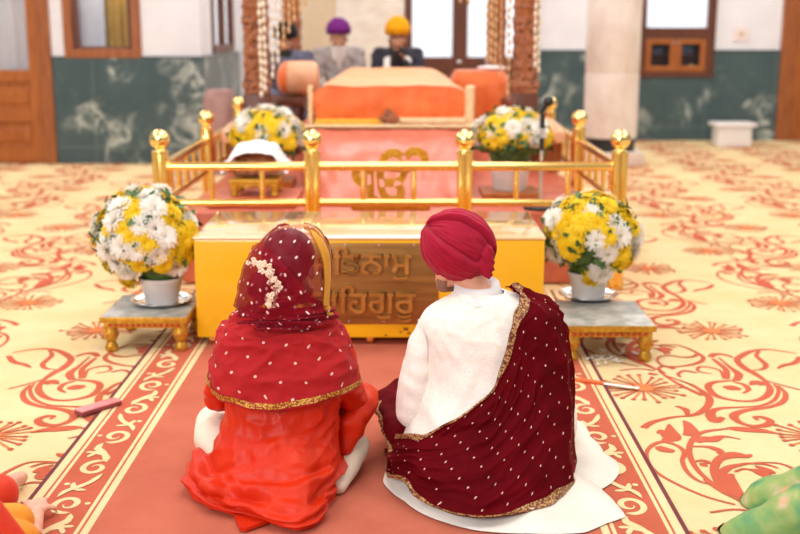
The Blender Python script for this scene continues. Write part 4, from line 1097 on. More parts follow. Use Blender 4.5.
# gilded low stools under the front arrangements
def stool(label, x0, x1, y0, y1, zt):
    t = thing('gilded_stool', label, 'stool', ((x0 + x1) / 2, (y0 + y1) / 2, 0), 'gilded stools')
    mb = MB(); mb.box(x0, x1, y0, y1, zt - .016, zt, .004); part('top', mb, 'stool_top', t)
    mb = MB()
    for a in ((x0 - .006, x1 + .006, y0 - .006, y0 + .012), (x0 - .006, x1 + .006, y1 - .012, y1 + .006), (x0 - .006, x0 + .012, y0 + .013, y1 - .013), (x1 - .012, x1 + .006, y0 + .013, y1 - .013)): mb.box(*a, zt - .03, zt - .002, .004)
    part('rim', mb, 'stool_gold', t)
    mb = MB()
    for a in ((x0 + .01, x1 - .01, y0 + .008, y0 + .022), (x0 + .01, x1 - .01, y1 - .022, y1 - .008), (x0 + .008, x0 + .022, y0 + .023, y1 - .023), (x1 - .022, x1 - .008, y0 + .023, y1 - .023)): mb.box(*a, zt - .058, zt - .031, .003)
    ap = part('apron', mb, 'stool_gold', t)
    mb = MB(); n = 13
    for k in range(n): mb.ball((x0 + .04 + (x1 - x0 - .08) * k / (n - 1), y0 + .006, zt - .044), (.011, .006, .009), 8, 5)
    sub('apron_stones', mb, 'stool_red', ap)
    for sx_ in (0, 1):
        for sy_ in (0, 1):
            x, y = (x0 + .035, x1 - .035)[sx_], (y0 + .035, y1 - .035)[sy_]
            mb = MB(); mb.lathe([(.0001, .0005), (.022, .001), (.03, .012), (.031, .028), (.022, .044), (.02, .05), (.03, .062), (.036, .085), (.033, .105), (.026, zt - .05), (.028, zt - .032)], (x, y, 0), 20)
            lg = part('leg', mb, 'stool_gold', t)
            mb = MB()
            for k in range(7):
                a = 2 * PI * k / 7
                for zz, rr in ((.085, .034),): mb.ball((x + rr * math.cos(a), y + rr * math.sin(a), zz), (.006, .006, .007), 6, 4)
            sub('leg_stones', mb, 'stool_red', lg)
def tray(label, x, y, z, r):
    mb = MB(); mb.lathe([(.0001, z + .0005), (r * .8, z + .0005), (r * .93, z + .016), (r, z + .02), (r * 1.0, z + .024), (r * .92, z + .022), (r * .79, z + .005), (.0001, z + .005)], (x, y, 0), 48)
    return solo('steel_tray', mb, 'steel', label, 'tray', (x, y, z), 'steel trays')
ZT = .178
gl_, gr_ = ground(109, 347), ground(572, 355)
stool('gilded low stool left of the yellow donation box, carrying flowers', at(101, 309, 5.07).x, -1.025, 5.05, 5.50, ZT)
stool('gilded low stool right of the yellow donation box, carrying flowers', at(566, 317, 4.92).x, at(655, 317, 4.92).x, 4.90, 5.38, ZT)
cl = ground(162, 303, ZT); cr = ground(588, 297, ZT)
tray('round steel tray under the flower pot left of the donation box', cl.x, cl.y, ZT, .150); tray('round steel tray under the flower pot right of the donation box', cr.x, cr.y, ZT, .150)
dc = at(154, 236, cl.y); dc.x -= .040; dc.z -= .010; arrangement('white and yellow chrysanthemums in a white pot left of the donation box', dc, (.262, .255, .258), (cl.x, cl.y, ZT + .0055, ZT + .135, .078, .102), LM, 110, .070, .070, 3, 'chrysanthemum arrangements')
dc = at(590, 236, cr.y); dc.z -= .008; arrangement('white and yellow chrysanthemums in a white pot right of the donation box', dc, (.248, .245, .240), (cr.x, cr.y, ZT + .0055, ZT + .135, .078, .100), RM, 110, .070, .070, 5, 'chrysanthemum arrangements')
# the two arrangements inside the railing
a = at(510, 196, 7.2)
mb = MB(); mb.box(a.x - .19, a.x + .19, 7.05, 7.43, PZ + .002, PZ + .03, .006); solo('flower_board', mb, 'wood_light', 'flat wooden board under the right flower pot behind the railing', 'board', (a.x, 7.24, PZ), smooth=False)
dc = at(512, 138, 7.24); arrangement('dome of white and yellow flowers behind the right front rail, by the microphone', dc, (.265, .25, .20), (a.x, 7.24, PZ + .031, PZ + .22, .105, .135), [], 84, .082, .074, 11, 'chrysanthemum arrangements', False)
dc = at(268, 138, 7.55); 
mb = MB(); mb.box(dc.x - .17, dc.x + .17, 7.4, 7.72, PZ + .002, PZ + .06, .006); solo('flower_board', mb, 'wood_light', 'flat wooden board under the left flower pot behind the railing', 'board', (dc.x, 7.55, PZ), smooth=False)
arrangement('dome of white and yellow flowers behind the white draped book rest', dc, (.265, .25, .215), (dc.x, 7.56, PZ + .061, PZ + .24, .10, .13), [], 84, .082, .074, 17, 'chrysanthemum arrangements', False)
# ================================================================== SMALL THINGS ON THE CARPET
def flat_quad(pts, h):
    vs = [tuple(p) for p in pts] + [(p[0], p[1], p[2] + h) for p in pts]
    return vs, [(3, 2, 1, 0), (4, 5, 6, 7)] + [(i, (i + 1) % 4, 4 + (i + 1) % 4, 4 + i) for i in range(4)]
A, B = ground(78, 416, .007), ground(118, 404, .007)
d = (B - A); L = d.length; ang = math.atan2(d.y, d.x)
t = thing('pencil_case', 'flat pink case lying where the cream carpet meets the aisle border', 'case', (A.x + d.x / 2, A.y + d.y / 2, .006))
mb = MB(); R_ = Matrix.Rotation(ang, 3, 'Z'); c_ = (A + B) / 2
mb.box(c_.x - L / 2, c_.x + L / 2, c_.y - .028, c_.y + .028, .0085, .022, .004, 0, R_); part('body', mb, 'case_edge', t)
mb = MB(); mb.box(c_.x - L / 2, c_.x + L / 2, c_.y - .030, c_.y + .028, .0222, .030, .004, 0, R_); part('lid', mb, 'case_pink', t)
# short blade with its orange handle
A, B, D = ground(569, 379, .012), ground(604, 383.5, .012), ground(637, 388, .012)
t = thing('knife', 'short knife with an orange handle on the carpet right of the groom', 'knife', (B.x, B.y, .006))
mb = MB(); mb.tube([A, A.lerp(B, .1), A.lerp(B, .6), B], [.008, .011, .012, .010], 12); part('handle', mb, 'orange_handle', t)
mb = MB(); mb.tube([B, B.lerp(D, .3), B.lerp(D, .8), D], [.009, .012, .011, .007], 10, flat=.55, up=(0, 0, 1)); mb.ball(D, (.012, .012, .008), 10, 6); part('blade', mb, 'blade_white', t)
# loose petals
rn = random.Random(4)
for px, py in ((587, 362), (592, 360), (597, 362), (600, 358), (604, 361), (606, 365), (609, 360), (614, 362), (618, 363), (612, 358), (621, 355), (636, 355), (603, 352), (573, 357), (598, 366)):
    g = ground(px, py, .0); zf = .0045 if g.x > AX1 else T + .004
    P = np.zeros((5, 4, 3)); a = rn.uniform(0, PI); L = rn.uniform(.016, .026); W = L * .42
    for i in range(5):
        for j in range(4):
            u, v = i / 4, j / 3 * 2 - 1; w_ = W * math.sin(PI * (.12 + .8 * u)) * v; l_ = L * (u - .5) * 2
            P[i, j] = (g.x + l_ * math.cos(a) - w_ * math.sin(a), g.y + l_ * math.sin(a) + w_ * math.cos(a), zf + .006 * v * v + .008 * (u - .5) ** 2 * 4)
    mb = MB(); mb.grid(P); mb.grid(P - np.array([0, 0, .0015]), flip=True)
    solo('loose_petal', mb, 'petal_white', 'small white petal lying loose on the carpet by the right gilded stool', 'petal', (g.x, g.y, zf), 'loose petals', sharp=None)
# ================================================================== PEOPLE
def rot_to(fwd, up=(0, 0, 1)):
    """head/body frame: local -Y looks along fwd"""
    y = -Vector(fwd).normalized(); x = y.cross(Vector(up)).normalized(); z = x.cross(y)
    return Matrix((x, y, z)).transposed()
def hand(mb, wrist, fwd, palm, side, curl=.5, s=1.0, spread=.09):
    """palm, four unequal bent fingers and a thumb from the palm's side; palm = direction the palm faces"""
    f = Vector(fwd).normalized(); p = Vector(palm); p = (p - f * p.dot(f)).normalized(); x = f.cross(p) * side
    w = Vector(wrist)
    for k in range(4):
        a = w + f * .012 * s + x * (k - 1.5) * .011 * s; b = w + f * .082 * s + x * (k - 1.5) * .020 * s
        mb.cap(a, b, .0135 * s, .0115 * s, 8)
        d = (f + x * (k - 1.5) * spread).normalized(); ln = (.036, .042, .040, .031)[k] * s; q = b; ang = 0
        for j in range(3):
            ang += curl * (.5, .8, .6)[j]
            dd = d * math.cos(ang) + p * math.sin(ang); e = q + dd * ln * (1, .72, .55)[j]
            mb.cap(q, e, (.0092, .0084, .0074)[j] * s, (.0084, .0074, .0062)[j] * s, 8); q = e
    a = w + f * .025 * s + x * (-.024) * s; d = (f * .65 - x * .75 + p * .25).normalized()
    b = a + d * .038 * s; mb.cap(a, b, .0125 * s, .0105 * s, 8)
    d2 = (f * .85 - x * .35 + p * .45 * (1 + curl)).normalized(); e = b + d2 * .030 * s; mb.cap(b, e, .0102 * s, .009 * s, 8)
    d3 = (f * .85 - x * .05 + p * .6 * (1 + curl)).normalized(); mb.cap(e, e + d3 * .024 * s, .009 * s, .0068 * s, 8)
def head_shapes(mb, hc, R, s=1.0):
    L = lambda x, y, z: Vector(hc) + R @ (Vector((x, y, z)) * s)
    mb.ball(L(0, .012, .035), (.076 * s, .094 * s, .085 * s), 24, 16, 0, R)
    mb.ball(L(0, -.030, -.025), (.060 * s, .066 * s, .090 * s), 24, 16, 0, R)
    mb.cap(L(-.03, -.045, -.085), L(.03, -.045, -.085), .030 * s, .030 * s)
    mb.ball(L(0, -.072, -.098), (.022 * s, .018 * s, .018 * s), 12, 8, 0, R)
    for sx_ in (-1, 1):
        mb.cap(L(sx_ * .05, -.02, -.07), L(sx_ * .03, -.055, -.095), .026 * s, .024 * s)
        mb.ball(L(sx_ * .042, -.068, -.022), (.022 * s, .018 * s, .018 * s), 12, 8, 0, R)
        mb.ball(L(sx_ * .077, .012, -.012), (.010 * s, .020 * s, .032 * s), 12, 8, 0, R)
        mb.cap(L(sx_ * .012, -.092, .028), L(sx_ * .044, -.080, .028), .010 * s, .009 * s, 8)
        mb.ball(L(sx_ * .011, -.104, -.038), (.010 * s, .010 * s, .008 * s), 8, 6, 0, R)
    mb.cap(L(0, -.090, .015), L(0, -.112, -.034), .009 * s, .013 * s, 10)
    mb.cap(L(-.018, -.090, -.064), L(.018, -.090, -.064), .010 * s, .010 * s, 8)
def face_parts(root, hc, R, s=1.0, brow='hair_black'):
    L = lambda x, y, z: Vector(hc) + R @ (Vector((x, y, z)) * s)
    for sx_ in (-1, 1):
        mb = MB(); mb.ball(L(sx_ * .031, -.0815, .006), (.0125 * s, .010 * s, .0095 * s), 12, 8, 0, R); e = part('eye', mb, 'cloth_white', root)
        mb = MB(); mb.ball(L(sx_ * .031, -.0885, .006), (.0062 * s, .004 * s, .0066 * s), 10, 6, 0, R); sub('iris', mb, 'eye_dark', e)
        mb = MB(); mb.tube([L(sx_ * .014, -.101, .033), L(sx_ * .03, -.096, .040), L(sx_ * .05, -.083, .034)], [.003 * s, .0045 * s, .002 * s], 8); part('eyebrow', mb, brow, root)
    mb = MB(); mb.tube([L(-.022, -.094, -.064), L(-.008, -.101, -.0615), L(.008, -.101, -.0615), L(.022, -.094, -.064)], [.003 * s, .006 * s, .006 * s, .003 * s], 8); part('lips', mb, 'lips', root)
def figure(root, base_, face, hc, hface, hup, J, skin, voxel=.007, s=1.0, bs=1.0, ks=1.0):
    """one continuous body; J overrides joints given in the local frame (x to the figure's left, -y ahead)"""
    B = rot_to(face); base_ = Vector(base_)
    W = lambda p: base_ + B @ Vector(p)
    D = dict(pel=(0, .02, .10), belly=(0, .01, .27), chest=(0, .01, .42), neck=(0, .0, .55), shl=(.17, .01, .49), shr=(-.17, .01, .49), ell=(.235, -.06, .25), elr=(-.235, -.06, .25), wrl=(.10, -.27, .19), wrr=(-.10, -.27, .19),
             hil=(.09, .0, .10), hir=(-.09, .0, .10), knl=(.33, -.28, .095), knr=(-.33, -.28, .095), anl=(-.08, -.33, .05), anr=(.08, -.38, .05), tol=(-.22, -.36, .045), tor=(.22, -.42, .045))
    if ks < 1:
        for k in ('ell', 'elr'): D[k] = (D[k][0] * .82, D[k][1], D[k][2])
    for k in ('knl', 'knr'): D[k] = (D[k][0] * ks, D[k][1], D[k][2])
    P = {k: W(Vector(v) * bs) for k, v in D.items()}
    for k, v in J.items():
        if not k.startswith('_'): P[k] = Vector(v)
    mb = MB(); R = rot_to(hface, hup); hc = Vector(hc)
    mb.ball(P['pel'], (.155, .125, .10), 20, 12, 0, B); mb.cap(P['pel'], P['belly'], .12, .115, 16); mb.cap(P['belly'], P['chest'], .115, .118, 16)
    mb.cap(P['chest'].lerp(P['shl'], .45), P['chest'].lerp(P['shr'], .45), .092, .092, 14); mb.cap(P['shl'], P['shr'], .052, .052, 12)
    mb.cap(P['chest'], P['neck'], .085, .056, 14); mb.cap(P['neck'], hc + R @ Vector((0, .02, -.03)), .052, .05, 14)
    for q in 'lr':
        mb.cap(P['sh' + q], P['el' + q], .050, .038); mb.cap(P['el' + q], P['wr' + q], .037, .025)
        mb.cap(P['hi' + q], P['kn' + q], .085, .058); mb.cap(P['kn' + q], P['an' + q], .056, .036); mb.cap(P['an' + q], P['to' + q], .035, .024)
    head_shapes(mb, hc, R, s)
    fl_, fr_ = J.get('_hl', (P['wrl'] - P['ell'])), J.get('_hr', (P['wrr'] - P['elr']))
    hand(mb, P['wrl'], fl_, J.get('_pl', (0, 0, -1)), -1 if True else 1, J.get('_cl', .45)); hand(mb, P['wrr'], fr_, J.get('_pr', (0, 0, -1)), 1, J.get('_cr', .45))
    part('body', None, skin, root, me=blob(mb, voxel, 5))
    return P, R, hc
class Hull:
    """rows (z, x0, x1, cy, back, front, blend) bottom to top; blend mixes in a traced outline on the floor"""
    def __init__(s, rows, outline=None, oc=None, n=2.2):
        s.rows = np.array(rows, float); s.n = n; s.R0 = None
        if outline is not None:
            a = [(math.atan2(p[1] - oc[1], p[0] - oc[0]), math.hypot(p[0] - oc[0], p[1] - oc[1])) for p in outline]; a.sort()
            s.ang = np.array([x[0] for x in a]); s.rad = np.array([x[1] for x in a]); s.oc = oc; s.R0 = True
    def row(s, t):
        m = len(s.rows) - 1; t = clamp(t) * m; i = min(int(t), m - 1); f = t - i; P = s.rows
        p0, p1, p2, p3 = P[max(i - 1, 0)], P[i], P[i + 1], P[min(i + 2, m)]
        return .5 * ((2 * p1) + (-p0 + p2) * f + (2 * p0 - 5 * p1 + 4 * p2 - p3) * f * f + (-p0 + 3 * p1 - 3 * p2 + p3) * f ** 3)
    def ev(s, th, t, off=0.):
        z, x0, x1, cy, rb, rf, w = s.row(t)[:7]
        c, sn = math.cos(th), math.sin(th); rx = (x1 - x0) / 2 + off; ry = (rb if sn < 0 else rf) + off
        k = (abs(c) ** s.n + abs(sn) ** s.n) ** (-1 / s.n)
        x, y = (x0 + x1) / 2 + rx * k * c, cy + ry * k * sn
        if s.R0 and w > .001:
            a = (th + PI) % (2 * PI) - PI
            r = np.interp(a, s.ang, s.rad, period=2 * PI) + off
            x = x * (1 - w) + (s.oc[0] + r * c) * w; y = y * (1 - w) + (s.oc[1] + r * sn) * w
        return Vector((x, y, z))
    def find(s, px, py, lo=-PI - .5, hi=.5, off=0.):
        """the (angle, row) whose visible point lies at that place of the picture"""
        if not hasattr(s, '_g'): s._g = {}
        if off not in s._g:
            T_ = np.linspace(0, 1, 140); A_ = np.linspace(-PI - .6, .6, 170)
            G = np.array([[s.ev(a, t, off) for t in T_] for a in A_]); s._g[off] = (A_, T_, proj(G))
        A_, T_, Q = s._g[off]
        d = (Q[..., 0] - px) ** 2 + (Q[..., 1] - py) ** 2
        d = d + np.where((A_ < lo) | (A_ > hi), 1e6, 0)[:, None]
        i, j = np.unravel_index(np.argmin(d), d.shape); return A_[i], T_[j]
def rows_px(rows, Y):
    """(py, x0, x1, back, front, blend[, dy]) in the picture at depth Y -> hull rows, sorted upward"""
    out = []
    for r in rows:
        py, a, b, rb, rf, w = r[:6]; yy = Y + (r[6] if len(r) > 6 else 0)
        p, q = at(a, py, yy), at(b, py, yy); out.append((p.z, p.x, q.x, yy, rb, rf, w))
    return sorted(out)
def ridge(x): return 1 - abs(math.sin(x)) ** .8
def sheet(hull, fT, fB, u0, u1, nu, nv, off, fold=None, thick=.004, zmin=.010, omin=-1.):
    """cloth lying on the hull between a lower edge fB(u) and an upper edge fT(u), both giving (angle,row)"""
    P = np.zeros((nu, nv, 3)); N = np.zeros((nu, nv, 3))
    for i in range(nu):
        u = u0 + (u1 - u0) * i / (nu - 1)
        (a0, t0), (a1, t1) = fB(u), fT(u)
        for j in range(nv):
            v = j / (nv - 1); a, t = a0 + (a1 - a0) * v, t0 + (t1 - t0) * v
            o = off(u, v) if callable(off) else off
            if fold: o = max(o + fold(u, v, a, t), omin)
            p = hull.ev(a, t, 0.); e = 1e-3
            da, dt = hull.ev(a + e, t) - hull.ev(a - e, t), hull.ev(a, min(t + e, 1)) - hull.ev(a, max(t - e, 0))
            n = da.cross(dt)
            n = n.normalized() if n.length > 1e-12 else Vector((0, 0, 1))
            P[i, j] = p + n * o; N[i, j] = n
            if P[i, j, 2] < zmin: P[i, j, 2] = zmin + .002 * v
    du = np.linalg.norm(np.diff(P, axis=0), axis=2); dv = np.linalg.norm(np.diff(P, axis=1), axis=2)
    U = np.concatenate([np.zeros((1, nv)), np.cumsum(du, 0)]); V = np.concatenate([np.zeros((nu, 1)), np.cumsum(dv, 1)], 1)
    V = V - V[:, -1:]
    mid = U[:, nv // 2][:, None] * np.ones((1, nv))
    uv = np.stack([mid * .7 + U * .3, V], -1)
    mb = MB(); mb.grid(P, uv=uv); Q = P - N * thick
    if thick:
        mb.grid(Q, uv=uv, flip=True)
        o = nu * nv; fs = []
        for i in range(nu - 1):
            for j in (0, nv - 1): fs.append((i * nv + j, (i + 1) * nv + j, (i + 1) * nv + j + o, i * nv + j + o))
        for j in range(nv - 1):
            for i in (0, nu - 1): fs.append((i * nv + j, i * nv + j + 1, i * nv + j + 1 + o, i * nv + j + o))
        mb.f += fs; mb.mi += [0] * len(fs)
    return mb, P, N
def border(P, N, j0, j1, lift, iu=None):
    """narrow band of a sheet raised a little above it"""
    R = P[:, j0:j1 + 1] + N[:, j0:j1 + 1] * lift
    if iu: R = R[iu[0]:iu[1]]
    return R
def interp(tab):
    tab = np.array(tab, float)
    return lambda u: tuple(np.interp(u, tab[:, 0], tab[:, k]) for k in range(1, tab.shape[1]))
def smooth_tab(tab, n=160):
    tab = np.array(tab, float); q = crom(tab, n)
    q[:, 0] = np.maximum.accumulate(q[:, 0]); return interp(q)
# ---------------------------------------------------------------- the bride
YBR = 3.50
br_ = thing('person', 'bride seated on the red carpet in a maroon veil and a red orange satin dress', 'person', (-.42, YBR, .006))
hb = at(290, 268, YBR + .02)
P_, R_, hc_ = figure(br_, (-.415, YBR + .02, .010), (.05, 1, 0), hb, (.22, 1, -.28), (0, .2, 1), {'shl': (-.555, YBR + .04, .50), 'shr': (-.275, YBR + .04, .50), 'ell': (-.585, YBR + .08, .28), 'elr': (-.235, YBR + .08, .28), 'knl': (-.60, YBR + .24, .10), 'knr': (-.25, YBR + .30, .10), 'anl': (-.40, YBR + .34, .06), 'anr': (-.42, YBR + .28, .06), 'tol': (-.32, YBR + .36, .05), 'tor': (-.52, YBR + .34, .05)}, 'skin', .007, 1.0)
# hair, loose lock, flowers in the hair
mb = MB()
Lh = lambda x, y, z: hc_ + R_ @ Vector((x, y, z))
mb.ball(Lh(0, .02, .035), (.086, .098, .094), 24, 16, 0, R_); mb.cap(Lh(0, .06, .0), Lh(0, .055, -.08), .07, .055)
bun = at(264, 287, YBR - .055); mb.ball(bun, (.055, .05, .055), 18, 12); mb.cap(bun, Lh(-.02, .07, 0), .04, .05)
part('hair', None, 'hair_black', br_, me=blob(mb, .006, 4))
for pts, r in ((((316, 232), (325, 237), (329, 247), (327, 260), (322, 272), (325, 283), (331, 290), (332, 297)), .0045), (((322, 236), (331, 250), (330, 264), (325, 270), (321, 280), (324, 290)), .003), (((318, 240), (327, 252), (325, 262), (319, 268)), .003)):
    mb = MB(); q = crom([at(x, y, YBR + .10) for x, y in pts], 40); mb.tube([tuple(p) for p in q], [r * (1 - .75 * i / 39) for i in range(40)], 8); part('loose_lock', mb, 'hair_black', br_)
fl_path = crom([tuple(at(x, y, YBR - .134 - .008 * math.sin((x - 255) * .1))) for x, y in ((257, 262), (262, 265), (268, 271), (273, 278), (276, 286), (275, 294), (271, 301), (268, 305))], 30)
rn = random.Random(2); mb = MB()
for k in range(62):
    c = Vector(fl_path[int(k / 62 * 29.9)]) + Vector((rn.gauss(0, .008), rn.uniform(-.012, .004), rn.gauss(0, .006)))
    for q in range(5):
        a = 2 * PI * q / 5 + rn.random(); mb.ball(c + Vector((.0048 * math.cos(a), -.001, .0048 * math.sin(a))), (.0042, .003, .0042), 6, 4)
part('hair_flowers', mb, 'hair_flower', br_, sharp=None)
mb = MB(); q = crom([tuple(at(x, y, YBR - .108)) for x, y in ((274, 299), (281, 298), (288, 297), (296, 297))], 18)
for k in range(18): mb.ball(q[k], .004, 6, 4); mb.ball(q[k] + np.array([0, -.001, -.008 - .003 * (k % 2)]), .0028, 6, 4)
part('hair_ornament', mb, 'zari_bright', br_)
# dress
DO = [(ground(x, y, .01).x, ground(x, y, .01).y) for x, y in ((187, 488), (188, 494), (194, 502), (204, 508), (222, 514), (243, 519), (265, 525), (285, 531), (300, 533), (314, 529), (326, 511), (337, 494), (343, 478))]
DC = (-.44, 3.47)
DO += [(DC[0] + .30 * math.cos(a), DC[1] + .40 * math.sin(a)) for a in (.35, .8, 1.2, 1.57, 1.95, 2.4, 2.8)]
dress = Hull(rows_px([(335, 236, 334, .08, .09, 0), (352, 230, 342, .10, .11, 0), (380, 227, 343, .115, .125, 0), (405, 227, 339, .13, .14, 0), (425, 224, 337, .155, .17, .04), (442, 217, 339, .19, .22, .15), (456, 210, 342, .235, .27, .38)], YBR) , DO, DC, 2.1)
dr_ = dress.rows.tolist()
dr_ = [(.012, -.66, -.24, YBR, .3, .3, 1.), (.035, -.66, -.24, YBR, .3, .3, 1.), (.062, -.66, -.24, YBR, .3, .3, .90)] + dr_
dress.rows = np.array(dr_)
def dfold(u, v, a, t):
    w = sstep(.75, .25, t); k = 0.
    k += .010 * w * (ridge(a * 3.2 + 2 * nz(a * 1.2, t * 3) + 2.5 * t) - .7)            # skirts fan out
    d = t - .25 - .07 * math.sin(a * 1.7 + .6) - .04 * nz(a * 2, 4)
    k += .018 * math.exp(-(d / .035) ** 2) - .014 * math.exp(-((d - .07) / .04) ** 2)            # rolled fold above the hem
    d = t - .13 - .05 * math.sin(a * 2.3 + 2)
    k += .012 * math.exp(-(d / .03) ** 2) - .012 * math.exp(-((d - .05) / .03) ** 2)
    for t0, sl, A, ac, aw in ((.37, .02, .013, -1.3, .8), (.28, .09, .012, -1.9, 1.0), (.20, -.05, .010, -1.2, .9), (.46, -.10, .009, -.9, .5), (.50, .16, .009, -2.3, .5), (.58, .03, .006, -1.5, .7), (.33, -.12, .010, -.8, .6), (.41, .14, .009, -2.5, .5)):
        d = t - t0 - sl * (a + 1.57); e = math.exp(-((a - ac) / aw) ** 2)
        k += e * A * (-.8 * math.exp(-(d / .022) ** 2) + .9 * math.exp(-((d + .045) / .034) ** 2))
    k += .014 * rdg(a * 1.1 + .8 * t, t * 5.0 - a * .7, 3) * sstep(.75, .4, t) + .004 * rdg(a * 2.2, t * 10 + a, 7) + .006 * rdg(a * 1.3, t * 9, 12) * sstep(.4, .6, t)
    k += .005 * sstep(.45, .6, t) * sstep(1, .8, t) * (ridge(t * 10 + a * 2.2 + 2 * nz(a * 2, t * 2, 6)) - .6)
    k += .006 * nz(a * 4, t * 9, 3) + .0018 * nz(a * 11, t * 18, 5) - .008 * sstep(.3, 0, t)
    return k
mb, P, N = sheet(dress, lambda u: (u, .97), lambda u: (u, 0.), -PI - 1.0, 1.0, 190, 110, .004, dfold, .005)
part('dress', mb, 'satin_red', br_, sharp=None)
# seams pressed in the back of the dress
mb = MB()
for pts in (((237, 421), (238, 434), (238, 447)), ((283, 424), (284, 436), (286, 446), (300, 442))):
    q = []
    for x, y in pts: a, t = dress.find(x, y); q.append(dress.ev(a, t, .004 + .002) + Vector((0, -.006, 0)))
    mb.tube(q, .0016, 6)
# flap of the hem that peeks out behind
q = [ground(x, y, .012) for x, y in ((232, 512), (240, 531), (246, 532), (268, 524), (262, 512))]
mb = MB(); m_ = len(q); mb.add([tuple(p) for p in q] + [(p.x, p.y, p.z + .012) for p in q], [tuple(range(m_)), tuple(range(2 * m_ - 1, m_ - 1, -1))] + [(i, (i + 1) % m_, m_ + (i + 1) % m_, m_ + i) for i in range(m_)])
part('hem_flap', mb, 'satin_red', br_)
# trousers seen at both sides
for pts, r in ((((224, 452, 3.50), (214, 438, 3.62), (216, 424, 3.80)), (.055, .07, .075)), (((338, 486, 3.42), (348, 466, 3.52), (356, 446, 3.64)), (.03, .042, .05))):
    mb = MB(); q = [at(*p) for p in pts]
    for i in range(2): mb.cap(q[i], q[i + 1], r[i], r[i + 1], 14)
    me = blob(mb, .008, 4)
    for v in me.vertices: v.co.z = max(v.co.z + .006 * nz(v.co.x * 20, v.co.y * 20, v.co.z * 20), .010)
    part('trouser_leg', None, 'cream_cotton', br_, me=me)
# sleeves: left elbow cuff, right arm with the red knee beyond
def sleeve(pts, rs, mat, root, voxel=.006, amp=.006, fr=16, name='sleeve', sm=4):
    mb = MB(); q = [at(*p) for p in pts]
    for i in range(len(q) - 1): mb.cap(q[i], q[i + 1], rs[i], rs[i + 1], 14)
    me = blob(mb, voxel, sm); me.calc_loop_triangles()
    nr = [v.normal.copy() for v in me.vertices]
    for v, n in zip(me.vertices, nr):
        c = v.co; v.co = c + n * amp * (nz(c.x * fr, c.y * fr, c.z * fr * 1.6) + .28 * math.sin(c.z * fr * 5 + c.x * fr * 4 + 5 * nz(c.x * 9, c.z * 9, c.y * 6)))
        if v.co.z < .010: v.co.z = .010
    return part(name, None, mat, root, me=me)
sleeve(((232, 340, 3.50), (219, 388, 3.52), (217, 399, 3.55), (225, 400, 3.70)), (.05, .05, .042, .040), 'satin_red', br_)
sleeve(((338, 345, 3.52), (346, 385, 3.54), (352, 398, 3.60), (340, 402, 3.80)), (.05, .055, .055, .045), 'satin_red', br_)
sleeve(((345, 447, 3.53), (351, 425, 3.56), (358, 405, 3.64), (361, 400, 3.76)), (.030, .052, .064, .062), 'satin_red', br_, .007, .008, 12, 'dress_fold')
# dupatta over the shoulders
shw = Hull(rows_px([(304, 256, 318, .075, .08, 0), (312, 243, 328, .095, .10, 0), (318, 233, 334, .108, .11, 0), (326, 224, 339, .122, .12, 0), (337, 218, 346, .137, .13, 0), (355, 211, 354, .155, .14, 0), (375, 207, 360, .168, .15, 0), (395, 206, 362, .178, .16, 0), (414, 207, 362, .185, .17, 0)], YBR), n=2.15)
hem = [(x, y) for x, y in ((206.5, 389), (210, 397), (219, 402), (232, 405.5), (250, 411), (262, 412), (276, 412), (294, 409.5), (312, 405.5), (333, 400), (348, 394), (360, 389))]
ht = sorted([shw.find(x, y, off=.006) for x, y in hem]); lo = ht[0][0]; hi = ht[-1][0]
tab = [(-PI - .9, ht[0][1] + .06), (-PI - .4, ht[0][1] + .01)] + [h for h in ht if h[0] > -PI - .3] + [(hi + .5, ht[-1][1]), (hi + 1.0, ht[-1][1] + .06)]
fh = interp(tab)
def sfold(u, v, a, t):
    k = .009 * rdg(a * 1.2, t * 6.5 + .35 * math.sin(a * 2), 9) + .004 * rdg(a * 3, t * 13, 4) + .005 * nz(a * 2.2, t * 7, 9) + .004 * nz(a * 5, t * 14, 2)
    k += .007 * (ridge(t * 11 + 3.5 * math.cos(a + 1.5) + nz(a * 2, 3)) - .6) * sstep(.98, .6, t) * sstep(.02, .3, v)
    k += .004 * sstep(.10, 0, v) * math.sin(a * 4 + 1) - .012 * sstep(.5, 0, v)
    k += .010 * math.exp(-((t - .80 + .05 * math.sin(a * 2 + 2.2)) / .035) ** 2) - .008 * math.exp(-((t - .72 + .05 * math.sin(a * 2 + 2.2)) / .03) ** 2)
    k += -.008 * math.exp(-((a + 1.75 + (t - .6) * .5) / .16) ** 2) * sstep(.3, .9, t)
    return k
mb, P, N = sheet(shw, lambda u: (u, .995), lambda u: (u, fh(u)[0]), -PI - .9, .95, 170, 80, .008, sfold, .004)
du_ = part('dupatta', mb, 'dupatta', br_, sharp=None)
mb = MB(); mb.grid(border(P, N, 1, 4, .0025)); sub('gold_border', mb, 'zari_bright', du_, sharp=None)
